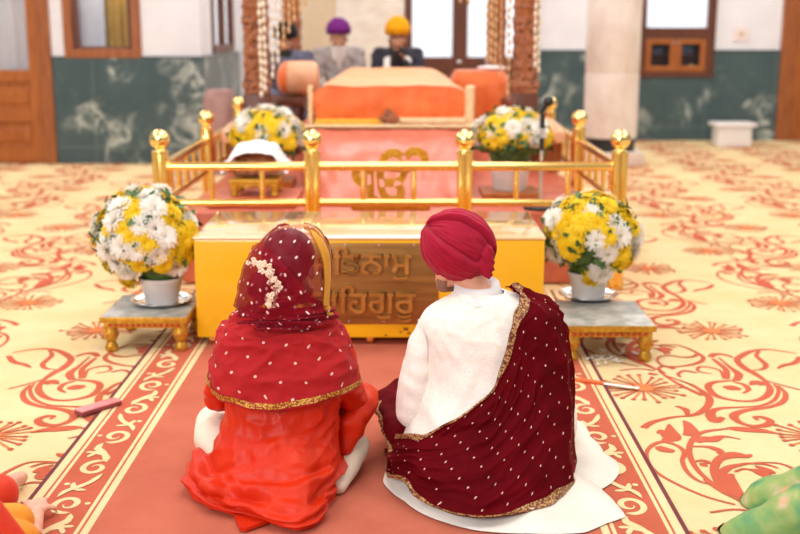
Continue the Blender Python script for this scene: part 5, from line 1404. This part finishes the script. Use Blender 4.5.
# veil over head and bun
veil = Hull(rows_px([(226.3, 287, 303, .02, .02, 0, .0), (229, 278, 312, .045, .045, 0), (236, 269, 320, .07, .07, 0), (248, 259, 326, .095, .09, 0), (262, 251, 328, .115, .1, 0), (278, 245.5, 327.5, .122, .1, 0), (292, 242.5, 326.5, .12, .1, 0), (303, 241, 326, .112, .1, 0), (311, 241, 329, .108, .1, 0), (318, 243, 333, .118, .11, 0), (323, 244, 335, .126, .115, 0)], YBR), n=2.05)
vb = interp([(-PI - .9, .10), (-PI - .3, .085), (-PI, .06), (-2.6, .02), (-1.9, .0), (-1.2, .03), (-.6, .07), (0, .085), (.6, .1)])
def vfold(u, v, a, t):
    k = .006 * rdg(a * 1.6 + t * 1.5, t * 4 - a * .9, 6) + .004 * nz(a * 3, t * 6, 4) + .003 * nz(a * 8, t * 14, 1)
    d = (t - (.62 - .42 * (a + 2.05) / 1.6))                     # the overlapping fold running down to the right
    k += .010 * sstep(.012, -.012, d) * sstep(-2.25, -1.95, a) - .004 * math.exp(-(d / .03) ** 2)
    w = sstep(.34, .16, t)                                        # gathered turns round the neck
    k += w * .010 * math.sin(t * 62 + 5 * math.sin(a * 1.3 + .6) + a * 1.5)
    return k
mb, P, N = sheet(veil, lambda u: (u, .998), lambda u: (u, vb(u)[0]), -PI - .75, .42, 150, 110, .008, vfold, 0)
vl = part('veil', mb, 'veil_net', br_, sharp=None)
# the neck turns of the veil are doubled cloth : a second layer
mb, P2, N2 = sheet(veil, lambda u: (u, .235 + .03 * math.sin(u * 2)), lambda u: (u, vb(u)[0] - .0), -PI - .75, .42, 120, 40, .0115, vfold, 0)
sub('neck_layer', mb, 'veil_net', vl, sharp=None)
ov = sorted(veil.find(x, y, off=.01) for x, y in ((250, 247), (262, 246), (273, 253), (284, 265), (296, 278), (308, 290), (318, 300), (324, 306)))
fo = interp([(-PI - .75, ov[0][1] + .02)] + ov + [(.5, ov[-1][1] - .06)])
mb, P3, N3 = sheet(veil, lambda u: (u, fo(u)[0]), lambda u: (u, vb(u)[0] + .03), -PI - .75, .3, 130, 50, .0155, lambda u, v, a, t: vfold(u, v, a, t) + .004 * sstep(.88, 1, v), 0)
sub('overlapping_fold', mb, 'veil_net', vl, sharp=None)
# gold edge turned back along the right front of the veil
mb, P, N = sheet(veil, lambda u: (-.42 + .75 * u + .0, .985 - .82 * 0), lambda u: (0, 0), 0, 1, 2, 2, .012, None, 0)
n_, m_ = 60, 8; G = np.zeros((n_, m_, 3)); G2 = G.copy()
for i in range(n_):
    t = .10 + .895 * i / (n_ - 1)
    for j in range(m_):
        a = (-.50 - .34 * sstep(.45, .95, t) + .1 * sstep(.4, .1, t)) + (.75) * j / (m_ - 1)
        p = veil.ev(a, t, .013 + .004 * math.sin(j * .9)); G[i, j] = p; G2[i, j] = veil.ev(a, t, .009)
mb = MB(); mb.grid(G); mb.grid(G2, flip=True); sub('gold_edge', mb, 'lining_gold', vl, sharp=None)
# ---------------------------------------------------------------- the groom
YG = 3.55
gr_ = thing('person', 'groom seated in a crimson turban, white coat and dark red velvet shawl', 'person', (.29, YG, .006))
hg = at(456, 252, YG + .04)
sL, eL, wL = at(432, 330, YG), at(414, 405, YG - .02), at(432, 418, YG + .24)
JG = {'knl': at(420, 440, YG + .22), 'knr': at(545, 435, YG + .22), 'hil': Vector((.22, YG + .05, .11)), 'hir': Vector((.36, YG + .05, .11)), 'anl': Vector((.30, YG + .36, .06)), 'anr': Vector((.22, YG + .30, .06)), 'tol': Vector((.40, YG + .38, .05)), 'tor': Vector((.12, YG + .34, .05)), 'shl': at(440, 332, YG), 'ell': eL, 'wrl': wL, 'shr': at(545, 326, YG), 'elr': at(556, 405, YG + .05), 'wrr': at(500, 415, YG + .28), 'neck': at(478, 296, YG), 'chest': at(488, 360, YG)}
PG, RG, hcg = figure(gr_, (.29, YG + .03, .012), (0, 1, 0), hg, (-.58, .78, -.26), (-.1, .2, 1), JG, 'skin', .0065, .98)
face_parts(gr_, hcg, RG, .98)
Lg = lambda x, y, z: hcg + RG @ (Vector((x, y, z)) * .98)
mb = MB()
for sx_ in (-1, 1):
    mb.cap(Lg(sx_ * .068, -.004, -.04), Lg(sx_ * .05, -.03, -.085), .010, .013, 12); mb.cap(Lg(sx_ * .050, -.026, -.082), Lg(sx_ * .024, -.064, -.104), .021, .024, 12)
mb.cap(Lg(-.018, -.066, -.106), Lg(.018, -.066, -.106), .025, .025, 12)
for sx_ in (-1, 1): mb.cap(Lg(0, -.107, -.052), Lg(sx_ * .026, -.094, -.062), .007, .006, 8)
part('beard', None, 'stubble', gr_, me=blob(mb, .005, 4))
# turban
tc = at(458.5, 245.5, YG + .03); K2, K1 = at(425.5, 223, YG + .02), at(492, 266, YG + .02)
ax = (K1 - K2).normalized(); vw = (Vector((0, 0, H)) - tc).normalized(); vw = (vw - ax * vw.dot(ax)).normalized(); sd = ax.cross(vw)      # sd: towards the upper right of the picture
if sd.z < 0: sd = -sd
n, m = 400, 80; G = np.zeros((n, m, 3))
la, lb, lc = .112, .099, .104      # along the pole axis, across, towards the viewer
for i in range(n):
    lam = 2 * PI * i / n                           # 0 faces the viewer, + turns to the upper right
    l = (lam + PI) % (2 * PI) - PI
    for j in range(m):
        t = PI * j / (m - 1); st, ct = math.sin(t), math.cos(t)
        # crown : the smooth patch between the two sets of turns
        edge_lo = -.30 + .12 * math.sin(t); edge_hi = .88
        crown = sstep(edge_lo - .02, edge_lo + .03, l) * sstep(edge_hi + .03, edge_hi - .02, l)
        bl = (edge_lo - l) if l < edge_lo else 0; bh = (l - edge_hi) if l > edge_hi else 0
        wl = l if abs(l) < PI else l
        turn = abs(((l - edge_lo) * 1.9) % 1.0)
        h = 0.
        h += .019 * (1 - crown) * st ** .35 * sstep(0, .25, t + (0 if l < 0 else .2))
        h += (1 - crown) * .0045 * (1 - abs(turn * 2 - 1) ** 2.5) * st ** .5
        h += (1 - crown) * .0016 * math.sin(l * 34 + 2.2 * nz(l * 3, t * 1.5)) * st ** .5
        h += .004 * nz(l * 3, t * 3, 2) + .0022 * nz(l * 11, t * 3.5, 5)
        h += crown * .0010 * math.sin(l * 22 + 3 * nz(t * 2, l)) * (math.exp(-(t / .7) ** 2) + math.exp(-((PI - t) / .8) ** 2)) * 2
        h -= .010 * math.exp(-((l - edge_lo) / .05) ** 2) * st * .8 + .008 * math.exp(-((l - edge_hi) / .05) ** 2) * st
        h += .012 * math.exp(-((PI - t) / .30) ** 2) * math.cos(l) * 0 + .010 * math.exp(-(t / .32) ** 2)
        r = 1 + h / .12
        p = tc - ax * (ct * la * r) + vw * (st * math.cos(lam) * lc * r) + sd * (st * math.sin(lam) * lb * r)
        G[i, j] = p
mb = MB(); mb.grid(G, cu=True)
tb_ = part('turban', mb, 'turban_crimson', gr_, sharp=None)
# the knot where the turns cross, lower right
mb = MB()
for k, (px, py, r, dx, dz) in enumerate(((488, 262, .026, .3, -.9), (484, 270, .024, .6, -.7), (490, 256, .02, .2, -.95))):
    c = at(px, py, YG - .045); d = Vector((dx, -.1, dz)).normalized(); mb.cap(c - d * .022, c + d * .020, r * .8, r * .62, 12)
me = blob(mb, .005, 3); nr = [v.normal.copy() for v in me.vertices]
for v, q in zip(me.vertices, nr): v.co = v.co + q * .0022 * math.sin((v.co.x * .8 + v.co.z * .6) * 420)
sub('turban_knot', None, 'turban_crimson', tb_, me=me)
# coat : hull of the torso, hips and lap
gh = Hull(rows_px([(478, 398, 562, .40, .36, 0), (462, 396, 564, .335, .37, 0), (440, 400, 565, .28, .34, 0), (420, 408, 565.5, .225, .27, 0), (400, 416, 565.5, .180, .20, 0), (377, 422, 564.5, .150, .16, 0), (355, 423, 562, .135, .14, 0), (338, 421, 560, .128, .125, 0), (323, 419, 557, .118, .115, 0), (312, 425, 554, .106, .10, 0), (303, 436, 539, .092, .085, 0), (296, 449, 519, .078, .075, 0), (291, 456, 504, .066, .065, 0)], YG), n=2.25)
def cfold(u, v, a, t):
    return .005 * rdg(a * 1.5, t * 5 + a * .6, 8) + .004 * nz(a * 3, t * 8, 3) + .003 * math.sin(t * 40 + a * 5) * sstep(.55, .3, t) * sstep(.1, .3, t) + .003 * nz(a * 9, t * 16)
mb, P, N = sheet(gh, lambda u: (u, 1.), lambda u: (u, .20), -PI - PI / 2, PI / 2, 170, 90, .0, cfold, 0)
part('coat', mb, 'sherwani', gr_, sharp=None)
mb = MB(); n_ = 48
c0, c1 = at(478.5, 296, YG - .005), at(477, 281.5, YG + .012)
G = np.zeros((n_, 7, 3))
for i in range(n_):
    th = 2 * PI * i / n_
    for j, (f, o) in enumerate(((-.1, .010), (.15, .004), (.5, .0), (.95, -.004), (1.0, -.009), (.8, -.030), (.6, -.045))):
        c = c0.lerp(c1, f); G[i, j] = (c.x + (.078 + o) * math.cos(th) , c.y + (.070 + o) * math.sin(th), c.z + .010 * math.cos(th) * 0 - .012 * math.sin(th) * -1)
mb.grid(G, cu=True); part('collar', mb, 'collar_white', gr_, sharp=None)
sleeve(((434, 327, YG), (424, 348, YG - .005), (416, 385, YG - .02), (413.5, 410, YG - .01), (424, 417, YG + .14), (434, 419, YG + .24)), (.052, .058, .060, .062, .056, .042), 'sherwani', gr_, .0055, .0035, 14)
mb = MB()                                                  # seam of the armhole
q = [gh.ev(*gh.find(x, y)[:2], .004) for x, y in ((417, 319), (424, 329), (428, 342), (429, 356), (427, 368))]
mb.tube([tuple(p) for p in crom([tuple(p) for p in q], 24)], .0022, 6); part('arm_seam', mb, 'collar_white', gr_)
# white skirts of the coat and trousers spread on the floor
def floor_cloth(name, outline, c, h, mat, root, prof=1.6, amp=.012, waves=9, zmin=.011, nt=30, na=180, edge=.006):
    a = sorted((math.atan2(p.y - c[1], p.x - c[0]), math.hypot(p.x - c[0], p.y - c[1])) for p in outline)
    A_ = [x[0] for x in a]; R_a = [x[1] for x in a]; G = np.zeros((na, nt, 3)); G2 = G.copy()
    for i in range(na):
        th = -PI + 2 * PI * i / na; r = np.interp(th, A_, R_a, period=2 * PI)
        for j in range(nt):
            t = j / (nt - 1); k = t ** .8
            z = zmin + edge * (1 - t ** 12) + h * max(0, 1 - k ** prof) + amp * (math.sin(th * waves + 2.5 * nz(th * 1.5, t * 2)) + nz(th * 5, t * 4)) * t * (1 - t ** 6) * 1.3
            G[i, j] = (c[0] + r * k * math.cos(th), c[1] + r * k * math.sin(th), max(z, zmin + .001)); G2[i, j] = (G[i, j, 0], G[i, j, 1], zmin)
    mb = MB(); mb.grid(G, cu=True); mb.grid(G2, cu=True, flip=True)
    return part(name, mb, mat, root, sharp=None)
GO = [ground(x, y, .012) for x, y in ((391, 463), (385, 474), (383.5, 482), (392, 492), (405, 501), (424, 514), (448, 523), (476, 530), (530, 533), (585, 532), (606, 523), (626, 516), (616, 503), (601, 489), (612, 482), (620, 468), (616, 460), (604, 453), (590, 436), (580, 420))]
GC = (.31, 3.60)
GO += [Vector((GC[0] + .34 * math.cos(a), GC[1] + .45 * math.sin(a), 0)) for a in (1.15, 1.57, 2.0, 2.5)]
floor_cloth('coat_skirt', GO, GC, .10, 'white_cotton', gr_, amp=.011, waves=8)
sleeve(((545, 450, 3.58), (555, 425, 3.74), (558, 408, 3.86), (552, 400, 3.96)), (.085, .080, .070, .062), 'white_cotton', gr_, .008, .006, 9, 'trouser_leg')
sleeve(((445, 450, 3.62), (424, 448, 3.72), (412, 440, 3.84), (412, 432, 3.93)), (.085, .080, .070, .065), 'white_cotton', gr_, .008, .006, 9, 'trouser_leg')
# velvet shawl
OFF = .016
fp = lambda x, y: gh.find(x, y, off=OFF)
TOP = [(398, 432), (410, 437), (424, 438), (440, 431), (456.5, 421.5), (475, 406), (492, 389.5), (500, 372), (507, 350), (512, 332), (516, 314), (519, 298)]
BOT = [(392, 450), (395, 465), (402, 481), (416, 499), (432, 513), (452, 525), (482, 532), (506, 529), (527, 521), (546, 511), (559, 498), (567, 480)]
tT = [(i / 11 * .84, *fp(x, y)) for i, (x, y) in enumerate(TOP)]
tB = [(i / 11 * .84, *fp(x, y)) for i, (x, y) in enumerate(BOT)]
aE, sE = tT[-1][1:]
tT += [(.92, aE + .35, .965), (1.0, aE + 1.5, .90)]
tB += [(.92, .15, .22), (1.0, .75, .3)]
fT, fB = smooth_tab(tT), smooth_tab(tB)
def vfold2(u, v, a, t):
    k = 0.
    wl = sstep(.75, .05, u)
    ph = v * 15 + 2.0 * nz(u * 3, v * 3, 7) + u * 2
    k += .024 * wl * (1 - .3 * v) * (ridge(ph * .62) - .5) * sstep(0, .08, v) + .010 * sstep(.95, .4, u) * (ridge(v * 5.5 + u * 3.1 + nz(u * 2, 8)) - .6)
    k += .006 * nz(u * 9, v * 5, 3) + .003 * nz(u * 22, v * 12, 6)
    k += .014 * rdg(u * 1.6 + .5 * v, v * 4.2 - u * 1.2, 5) + .006 * rdg(u * 4, v * 9 - u * 3, 2)
    wr = sstep(.6, .85, u)
    k += .012 * wr * (ridge(v * 1.5 + (a) * 7 + 1.2 * nz(v * 3, 1)) - .6)
    k += .018 * sstep(.16, .0, v) * (.5 + .5 * math.sin(u * 20)) * sstep(.2, .5, u) * .4
    return k
mb, P, N = sheet(gh, fT, fB, 0, 1, 210, 110, OFF + .008, vfold2, .004, .050, .017)
sh_ = part('shawl', mb, 'velvet', gr_, sharp=None)
# gold borders: along the upper edge and along the hem
mb = MB(); mb.grid(border(P, N, 105, 109, .003, (104, 176))); o_ = sub('gold_border', mb, 'zari', sh_, sharp=None)
# upper border widened along the shoulder
G = np.zeros((90, 6, 3)); E_ = [(426, 437), (440, 430), (456.5, 421), (475, 405.5), (492, 389), (500, 372), (507, 350), (512, 332), (516, 314), (519.5, 297)]
E2 = [(424, 447), (440, 438.5), (458, 428), (478, 412), (499, 392), (509, 373), (516, 351), (521, 333), (525.5, 315), (529.5, 299)]
i0 = int(.15 * 209); i1 = int(.845 * 209)
mb = MB()
def band(i0, i1, wfun, jdir, lift=.0035, nj=6):
    B_ = np.zeros((i1 - i0, nj, 3))
    for i in range(i0, i1):
        col = P[i]; nn = N[i]; L = np.concatenate([[0], np.cumsum(np.linalg.norm(np.diff(col[::jdir], axis=0), axis=1))])
        w = wfun(i / 209)
        for j in range(nj):
            d = w * j / (nj - 1); x = [np.interp(d, L, (col[::jdir])[:, q]) for q in range(3)]; y = [np.interp(d, L, (nn[::jdir])[:, q]) for q in range(3)]
            B_[i - i0, j] = np.array(x) + np.array(y) * lift
    return B_
C.objects.unlink(o_); bpy.data.objects.remove(o_)
mb = MB(); mb.grid(band(int(.0 * 209), int(.95 * 209), lambda u: .010 + .026 * sstep(.45, .62, u) + .022 * sstep(.22, .08, u), -1)); sub('gold_border', mb, 'zari', sh_, sharp=None)
mb = MB(); mb.grid(band(0, int(.97 * 209), lambda u: .012 + .020 * sstep(.5, .62, u) + .01 * sstep(.35, .1, u), 1)); sub('gold_border', mb, 'zari', sh_, sharp=None)
# the shawl's end carried forward over his left knee
mb = MB(); q = [at(408, 436, 3.58), at(396, 424, 3.74), at(390, 404, 3.92), at(398, 392, 4.0)]
for i, (ra, rb2) in enumerate(((.06, .055), (.055, .06), (.06, .05))): mb.cap(q[i], q[i + 1], ra, rb2, 14)
me = blob(mb, .006, 4); nr = [v.normal.copy() for v in me.vertices]
for v, k in zip(me.vertices, nr):
    c = v.co; v.co = c + k * (.006 * math.sin(c.z * 70 + c.x * 40 + 3 * nz(c.x * 10, c.y * 10, c.z * 10)) + .004 * nz(c.x * 25, c.y * 25, c.z * 25))
sub('shawl_end', None, 'velvet', sh_, me=me)
mb = MB(); q = crom([tuple(at(x, y, Y)) for x, y, Y in ((380, 402, 3.86), (378.5, 410, 3.82), (382, 418, 3.76), (384, 427, 3.72), (389, 438, 3.62), (392, 450, 3.56), (398, 462, 3.50))], 50)
rn = random.Random(8)
for k in range(50): mb.ball(q[k] + np.array([rn.gauss(0, .002), -.012, 0]), (.011, .008, .010), 8, 5)
sub('gold_border', mb, 'zari', sh_, sharp=None)
# ---------------------------------------------------------------- three men behind the scripture
def simple_turban(root, hc, R, mat, s=1.0, dz=.07, h=1.0, w=1.0):
    n, m = 72, 34; G = np.zeros((n, m, 3))
    for i in range(n):
        th = 2 * PI * i / n
        for j in range(m):
            ph = -.26 + (PI / 2 + .26) * j / (m - 1); fr = max(0, -math.sin(th))
            rad = (math.cos(ph) if ph > 0 else 1 - .25 * (ph / .26) ** 2 * .6)
            rid = .006 * abs(math.sin((ph * 7 + fr * 1.6 * math.cos(th) * (1 if math.cos(th) > 0 else -1))))
            x, y = (.118 * w * rad + rid) * math.cos(th), (.128 * rad + rid) * math.sin(th)
            z = .125 * h * math.sin(ph) + .03 * math.sin(th) * (ph < 1.2) * -1 * .6
            G[i, j] = Vector(hc) + R @ (Vector((x, y + .005, z + dz)) * s)
    mb = MB(); mb.grid(G, cu=True); return part('turban', mb, mat, root, sharp=None)
def beard(root, hc, R, mat, L_=.16, s=1.0):
    mb = MB(); L = lambda x, y, z: Vector(hc) + R @ (Vector((x, y, z)) * s)
    for sx_ in (-1, 1):
        mb.cap(L(sx_ * .066, -.015, -.03), L(sx_ * .05, -.05, -.09), .014 * s, .024 * s, 10); mb.cap(L(sx_ * .012, -.102, -.050), L(sx_ * .036, -.086, -.066), .009 * s, .010 * s, 8)
        mb.cap(L(sx_ * .05, -.05, -.09), L(sx_ * .03, -.075, -.12 - L_ * .4), .028 * s, .034 * s, 10)
    mb.cap(L(0, -.078, -.095), L(0, -.085, -.11 - L_), .042 * s, .022 * s, 12)
    me = blob(mb, .007, 3)
    for v in me.vertices: v.co += Vector((nz(v.co.x * 50, v.co.z * 12), nz(v.co.y * 50, v.co.z * 12, 4), 0)) * .004
    return part('beard', None, mat, root, me=me)
def coat(root, P, mat, r=1.0, voxel=.010, hem=True):
    mb = MB()
    mb.ball(P['pel'], (.20, .17, .13), 18, 12); mb.cap(P['pel'], P['belly'], .155, .145, 16); mb.cap(P['belly'], P['chest'], .145, .14, 16)
    mb.cap(P['chest'].lerp(P['shl'], .5), P['chest'].lerp(P['shr'], .5), .105, .105, 14); mb.cap(P['shl'], P['shr'], .070, .070, 12); mb.cap(P['chest'], P['neck'], .10, .066, 12)
    for q in 'lr':
        mb.cap(P['sh' + q], P['el' + q], .070, .060); mb.cap(P['el' + q], P['el' + q].lerp(P['wr' + q], .88), .058, .044)
        mb.cap(P['hi' + q], P['kn' + q], .11, .085); mb.cap(P['kn' + q], P['an' + q], .08, .06)
    me = blob(mb, voxel, 5); nr = [v.normal.copy() for v in me.vertices]
    for v, n in zip(me.vertices, nr):
        c = v.co; v.co = c + n * .008 * (nz(c.x * 12, c.y * 12, c.z * 8) + .5 * math.sin(c.z * 60 + c.x * 30))
    return part('coat', None, mat, root, me=me)
SEATZ = .667
def elder(label, px, py, Y, face, skin, tmat, cmat, bmat, blen, J=None, s=1.0, dz=.055, th=1.0):
    hc = at(px, py, Y)
    t = thing('person', label, 'person', (hc.x, Y + .02, SEATZ))
    b = (hc.x, Y + .06, hc.z - .70)
    P, R, hc = figure(t, b, face, hc, Vector(face) + Vector((0, 0, -.1)), (0, 0, 1), J or {}, skin, .009, s, 1.14, .5)
    face_parts(t, hc, R, s, 'beard_grey' if bmat == 'beard_grey' else 'hair_black'); simple_turban(t, hc, R, tmat, s, dz, th); coat(t, P, cmat)
    if bmat: beard(t, hc, R, bmat, blen, s)
    return t, P, R, hc
a, P, R, hc = elder('man in a purple turban and grey coat with a long pale beard', 338.5, 39, 11.35, (.05, -1, 0), 'skin_tan', 'turban_purple', 'coat_grey', 'beard_grey', .14, None, 1.05, .075)
hy = at(397.5, 40, 11.3)
mic = at(401, 52, 11.12)
JY = {'wrl': mic + Vector((.015, .035, -.075)), 'ell': hy + Vector((.24, -.06, -.44)), '_hl': (-.25, -.1, 1), '_pl': (-.9, -.3, 0), '_cl': 1.1}
a, P, R, hc = elder('man in a yellow turban and dark coat holding a microphone to his mouth', 397.5, 40, 11.3, (.03, -1, 0), 'skin_tan', 'turban_yellow', 'coat_navy', 'beard_dark', .10, JY, 1.08, .080, 1.1)
mb = MB()
for sx_ in (-1, 1): q = [hc + Vector((sx_ * x, y, z)) for x, y, z in ((.03, .07, -.12), (.095, .0, -.16), (.105, -.13, -.25), (.10, -.175, -.42), (.10, -.19, -.55))]; mb.tube([tuple(p) for p in crom([tuple(p) for p in q], 16)], .034, 10, flat=.45)
part('scarf', mb, 'scarf_white', a)
mc = thing('microphone', 'black microphone held by the man in the yellow turban', 'microphone', mic)
mb = MB(); mb.cap(mic + Vector((.012, .02, -.14)), mic + Vector((0, .0, -.01)), .013, .018, 12); part('handle', mb, 'black_plastic', mc)
mb = MB(); mb.ball(mic + Vector((0, -.004, .018)), .030, 14, 10); part('windscreen', mb, 'black_plastic', mc)
a, P, R, hc = elder('man in a dark turban and blue grey clothes behind the left bead strands', 285, 42, 10.56, (.25, -1, -.1), 'skin_tan', 'turban_dark', 'coat_blue_grey', 'beard_dark', .05, None, 1.0, .07)
draped('ottoman', hc.x - .30, hc.x + .17, 10.35, 10.80, PZ + .002, P['pel'].z - .115, 'cloth_rose', 'rose cloth covered ottoman under the man behind the left bead strands', 'ottoman', .004, .06, .01)
# ---------------------------------------------------------------- guests at the lower corners
def guest(label, base_, face, hup, cm, legs_mat, head_mat, hc, J):
    t = thing('person', label, 'person', (base_[0], base_[1], .006))
    P, R, hc = figure(t, base_, face, hc, face, (0, 0, 1), J, 'skin_pale', .009)
    return t, P, R, hc
GX = ground(-70, 520)
bl = Vector((-1.47, 2.80, .012))
wr = at(30, 508, 3.30); wr = Vector((wr.x - .0, wr.y, .075))
wr = ground(36, 513, .05)
Jl = {'wrr': wr, '_hr': (-.36, .93, -.05), '_pr': (.0, 0, -1), '_cr': .22, 'elr': ground(26, 566, .06), 'shr': Vector((-1.27, 2.76, .46)), 'shl': Vector((-1.62, 2.90, .46)), 'wrl': Vector((-1.62, 3.2, .2)), 'ell': Vector((-1.72, 2.95, .25)),
      'anl': ground(4, 489, .05) + Vector((-.02, 0, 0)), 'tol': ground(21, 478, .035), 'knl': Vector((-1.78, 3.2, .12)), 'hil': Vector((-1.55, 2.85, .11)), 'knr': Vector((-1.38, 3.05, .09)), 'anr': Vector((-1.55, 3.2, .05)), 'tor': Vector((-1.66, 3.24, .045))}
t, P, R, hc = guest('guest seated at the lower left corner in red clothes, hand and bare foot showing', bl, (.35, .93, 0), None, None, None, None, (-1.46, 2.83, .74), Jl)
mb = MB(); mb.ball(P['pel'], (.2, .18, .13), 18, 12); mb.cap(P['pel'], P['belly'], .15, .14); mb.cap(P['belly'], P['chest'], .14, .135); mb.cap(P['shl'], P['shr'], .07, .07); mb.cap(P['chest'], P['neck'], .10, .066)
mb.cap(P['shl'], P['ell'], .07, .062); mb.cap(P['ell'], P['ell'].lerp(P['wrl'], .85), .058, .050); mb.cap(P['shr'], P['elr'], .065, .046); mb.cap(P['elr'], P['elr'].lerp(P['wrr'], .45), .045, .038)
mb.cap(P['hil'], P['knl'], .11, .085); mb.cap(P['hir'], P['knr'], .11, .085); mb.cap(P['knr'], P['anr'], .085, .06); mb.cap(P['knl'], P['knl'].lerp(P['anl'], .6), .085, .06)
k0 = at(2, 516, 3.22); mb.ball((k0.x - .01, 3.22, .085), (.065, .075, .07), 18, 12); mb.cap((k0.x - .03, 3.22, .09), P['hir'], .065, .10)
me = blob(mb, .010, 5)
for v in me.vertices: v.co.z = max(v.co.z + .006 * nz(v.co.x * 14, v.co.y * 14, v.co.z * 9), .011)
part('tunic', None, 'guest_red', t, me=me)
mb = MB(); q0 = at(10, 542, 2.90)
mb.ball((q0.x, 2.90, q0.z), (.085, .08, .06), 20, 14); mb.cap((q0.x - .03, 3.02, q0.z), P['pel'], .06, .13)
me = blob(mb, .009, 5); part('stole', None, 'guest_gold', t, me=me)
simple_turban(t, hc, R, 'guest_gold', .95, .05)
# right : floral green
brr = Vector((1.62, 3.02, .012))
Jr = {}
t, P, R, hc = guest('guest seated at the lower right corner in a green floral dress, one knee showing', brr, (-.35, .94, 0), None, None, None, None, (1.60, 3.05, .74), {'knl': Vector((1.36, 3.34, .13)), 'anl': Vector((1.52, 3.45, .05)), 'tol': Vector((1.6, 3.5, .045))})
k1, k2, k3 = at(760, 501, 3.34), at(728, 540, 3.12), at(802, 486, 3.45)
mb = MB(); mb.ball(P['pel'], (.22, .19, .14), 18, 12); mb.cap(P['pel'], P['belly'], .155, .145); mb.cap(P['belly'], P['chest'], .145, .135); mb.cap(P['shl'], P['shr'], .07, .07); mb.cap(P['chest'], P['neck'], .10, .066)
for q in 'lr': mb.cap(P['sh' + q], P['el' + q], .075, .065); mb.cap(P['el' + q], P['el' + q].lerp(P['wr' + q], .9), .065, .05)
for q in 'lr': mb.cap(P['hi' + q], P['kn' + q], .11, .08)
mb.cap((k1.x + .02, 3.34, k1.z - .01), (k1.x + .16, 3.22, .10), .082, .10); mb.cap((k2.x + .03, 3.13, k2.z), (k2.x + .22, 3.10, .08), .062, .09); mb.cap((k3.x + .03, 3.46, k3.z - .03), (k3.x + .2, 3.3, .10), .075, .10)
me = blob(mb, .009, 4); nr = [v.normal.copy() for v in me.vertices]
for v, n in zip(me.vertices, nr):
    c = v.co; v.co = c + n * (.006 * nz(c.x * 11, c.y * 11, c.z * 11) + .003 * math.sin(c.x * 36 + c.z * 50 + 4 * nz(c.x * 6, c.y * 6)))
    v.co.z = max(v.co.z, .009)
part('dress', None, 'floral_green', t, me=me)
mb = MB(); mb.ball(hc + Vector((0, .0, .03)), (.098, .11, .11), 20, 14); mb.cap(hc + Vector((0, .03, 0)), hc + Vector((.02, -.04, -.22)), .09, .10); part('hair', None, 'hair_black', t, me=blob(mb, .008, 4))
# ================================================================== LIGHT AND CAMERA
def area(name, loc, sx, sy, power, col=(.96, .975, 1), rot=(0, 0, 0)):
    l = bpy.data.lights.new(name, 'AREA'); l.shape = 'RECTANGLE'; l.size = sx; l.size_y = sy; l.energy = power; l.color = col
    o = bpy.data.objects.new(name, l); C.objects.link(o); o.location = loc; o.rotation_euler = rot
    return o
for i, x in enumerate((-4.2, 0, 4.2)):
    for j, y in enumerate((2.6, 6.2, 9.8, 13.2)):
        area('ceiling_lamp', (x, y, ZC - .05), 2.4, 1.8, 62)
key = area('front_key', (-3.4, -2.6, 3.4), 3.2, 2.4, 260, (.97, .98, 1)); key.rotation_euler = (Vector((.3, 4.6, .3)) - key.location).to_track_quat('-Z', 'Y').to_euler()  # added frontal light, high left behind the camera; no window modelled
area('window_fill', ((w1[0] + w1[1]) / 2, YL + .16, 2.75), .8, .15, 26, (.95, .98, 1), (.55, 0, 0))  # added unseen fill that brightens the curtains in the window recess
area('door_fill', (-5.2, YL + .12, 2.9), 1.0, .1, 16, (.95, .98, 1), (.35, 0, 0))  # the same kind of added fill, for the curtain behind the door glass
w = bpy.data.worlds.new('world'); S.world = w; w.use_nodes = True
bg = w.node_tree.nodes['Background']; bg.inputs[0].default_value = (.97, .985, 1, 1); bg.inputs[1].default_value = .30
cam = bpy.data.cameras.new('camera'); co = bpy.data.objects.new('camera', cam); C.objects.link(co)
co.location = (0, 0, H); co.rotation_euler = (PI / 2 - PITCH, 0, math.atan(4 / F))
cam.sensor_width = 36; cam.lens = 36 * F / 800; cam.clip_start = .05
cam.dof.use_dof = True; cam.dof.focus_distance = 3.7; cam.dof.aperture_fstop = 2.0
S.camera = co
vs_ = S.view_settings
S.display_settings.display_device = 'sRGB'
vs_.view_transform = 'Standard'; vs_.look = 'None'; vs_.gamma = 1; vs_.use_curve_mapping = False; vs_.exposure = 0.34
S.cycles.use_denoising = True
S.cycles.max_bounces = 8; S.cycles.transparent_max_bounces = 12
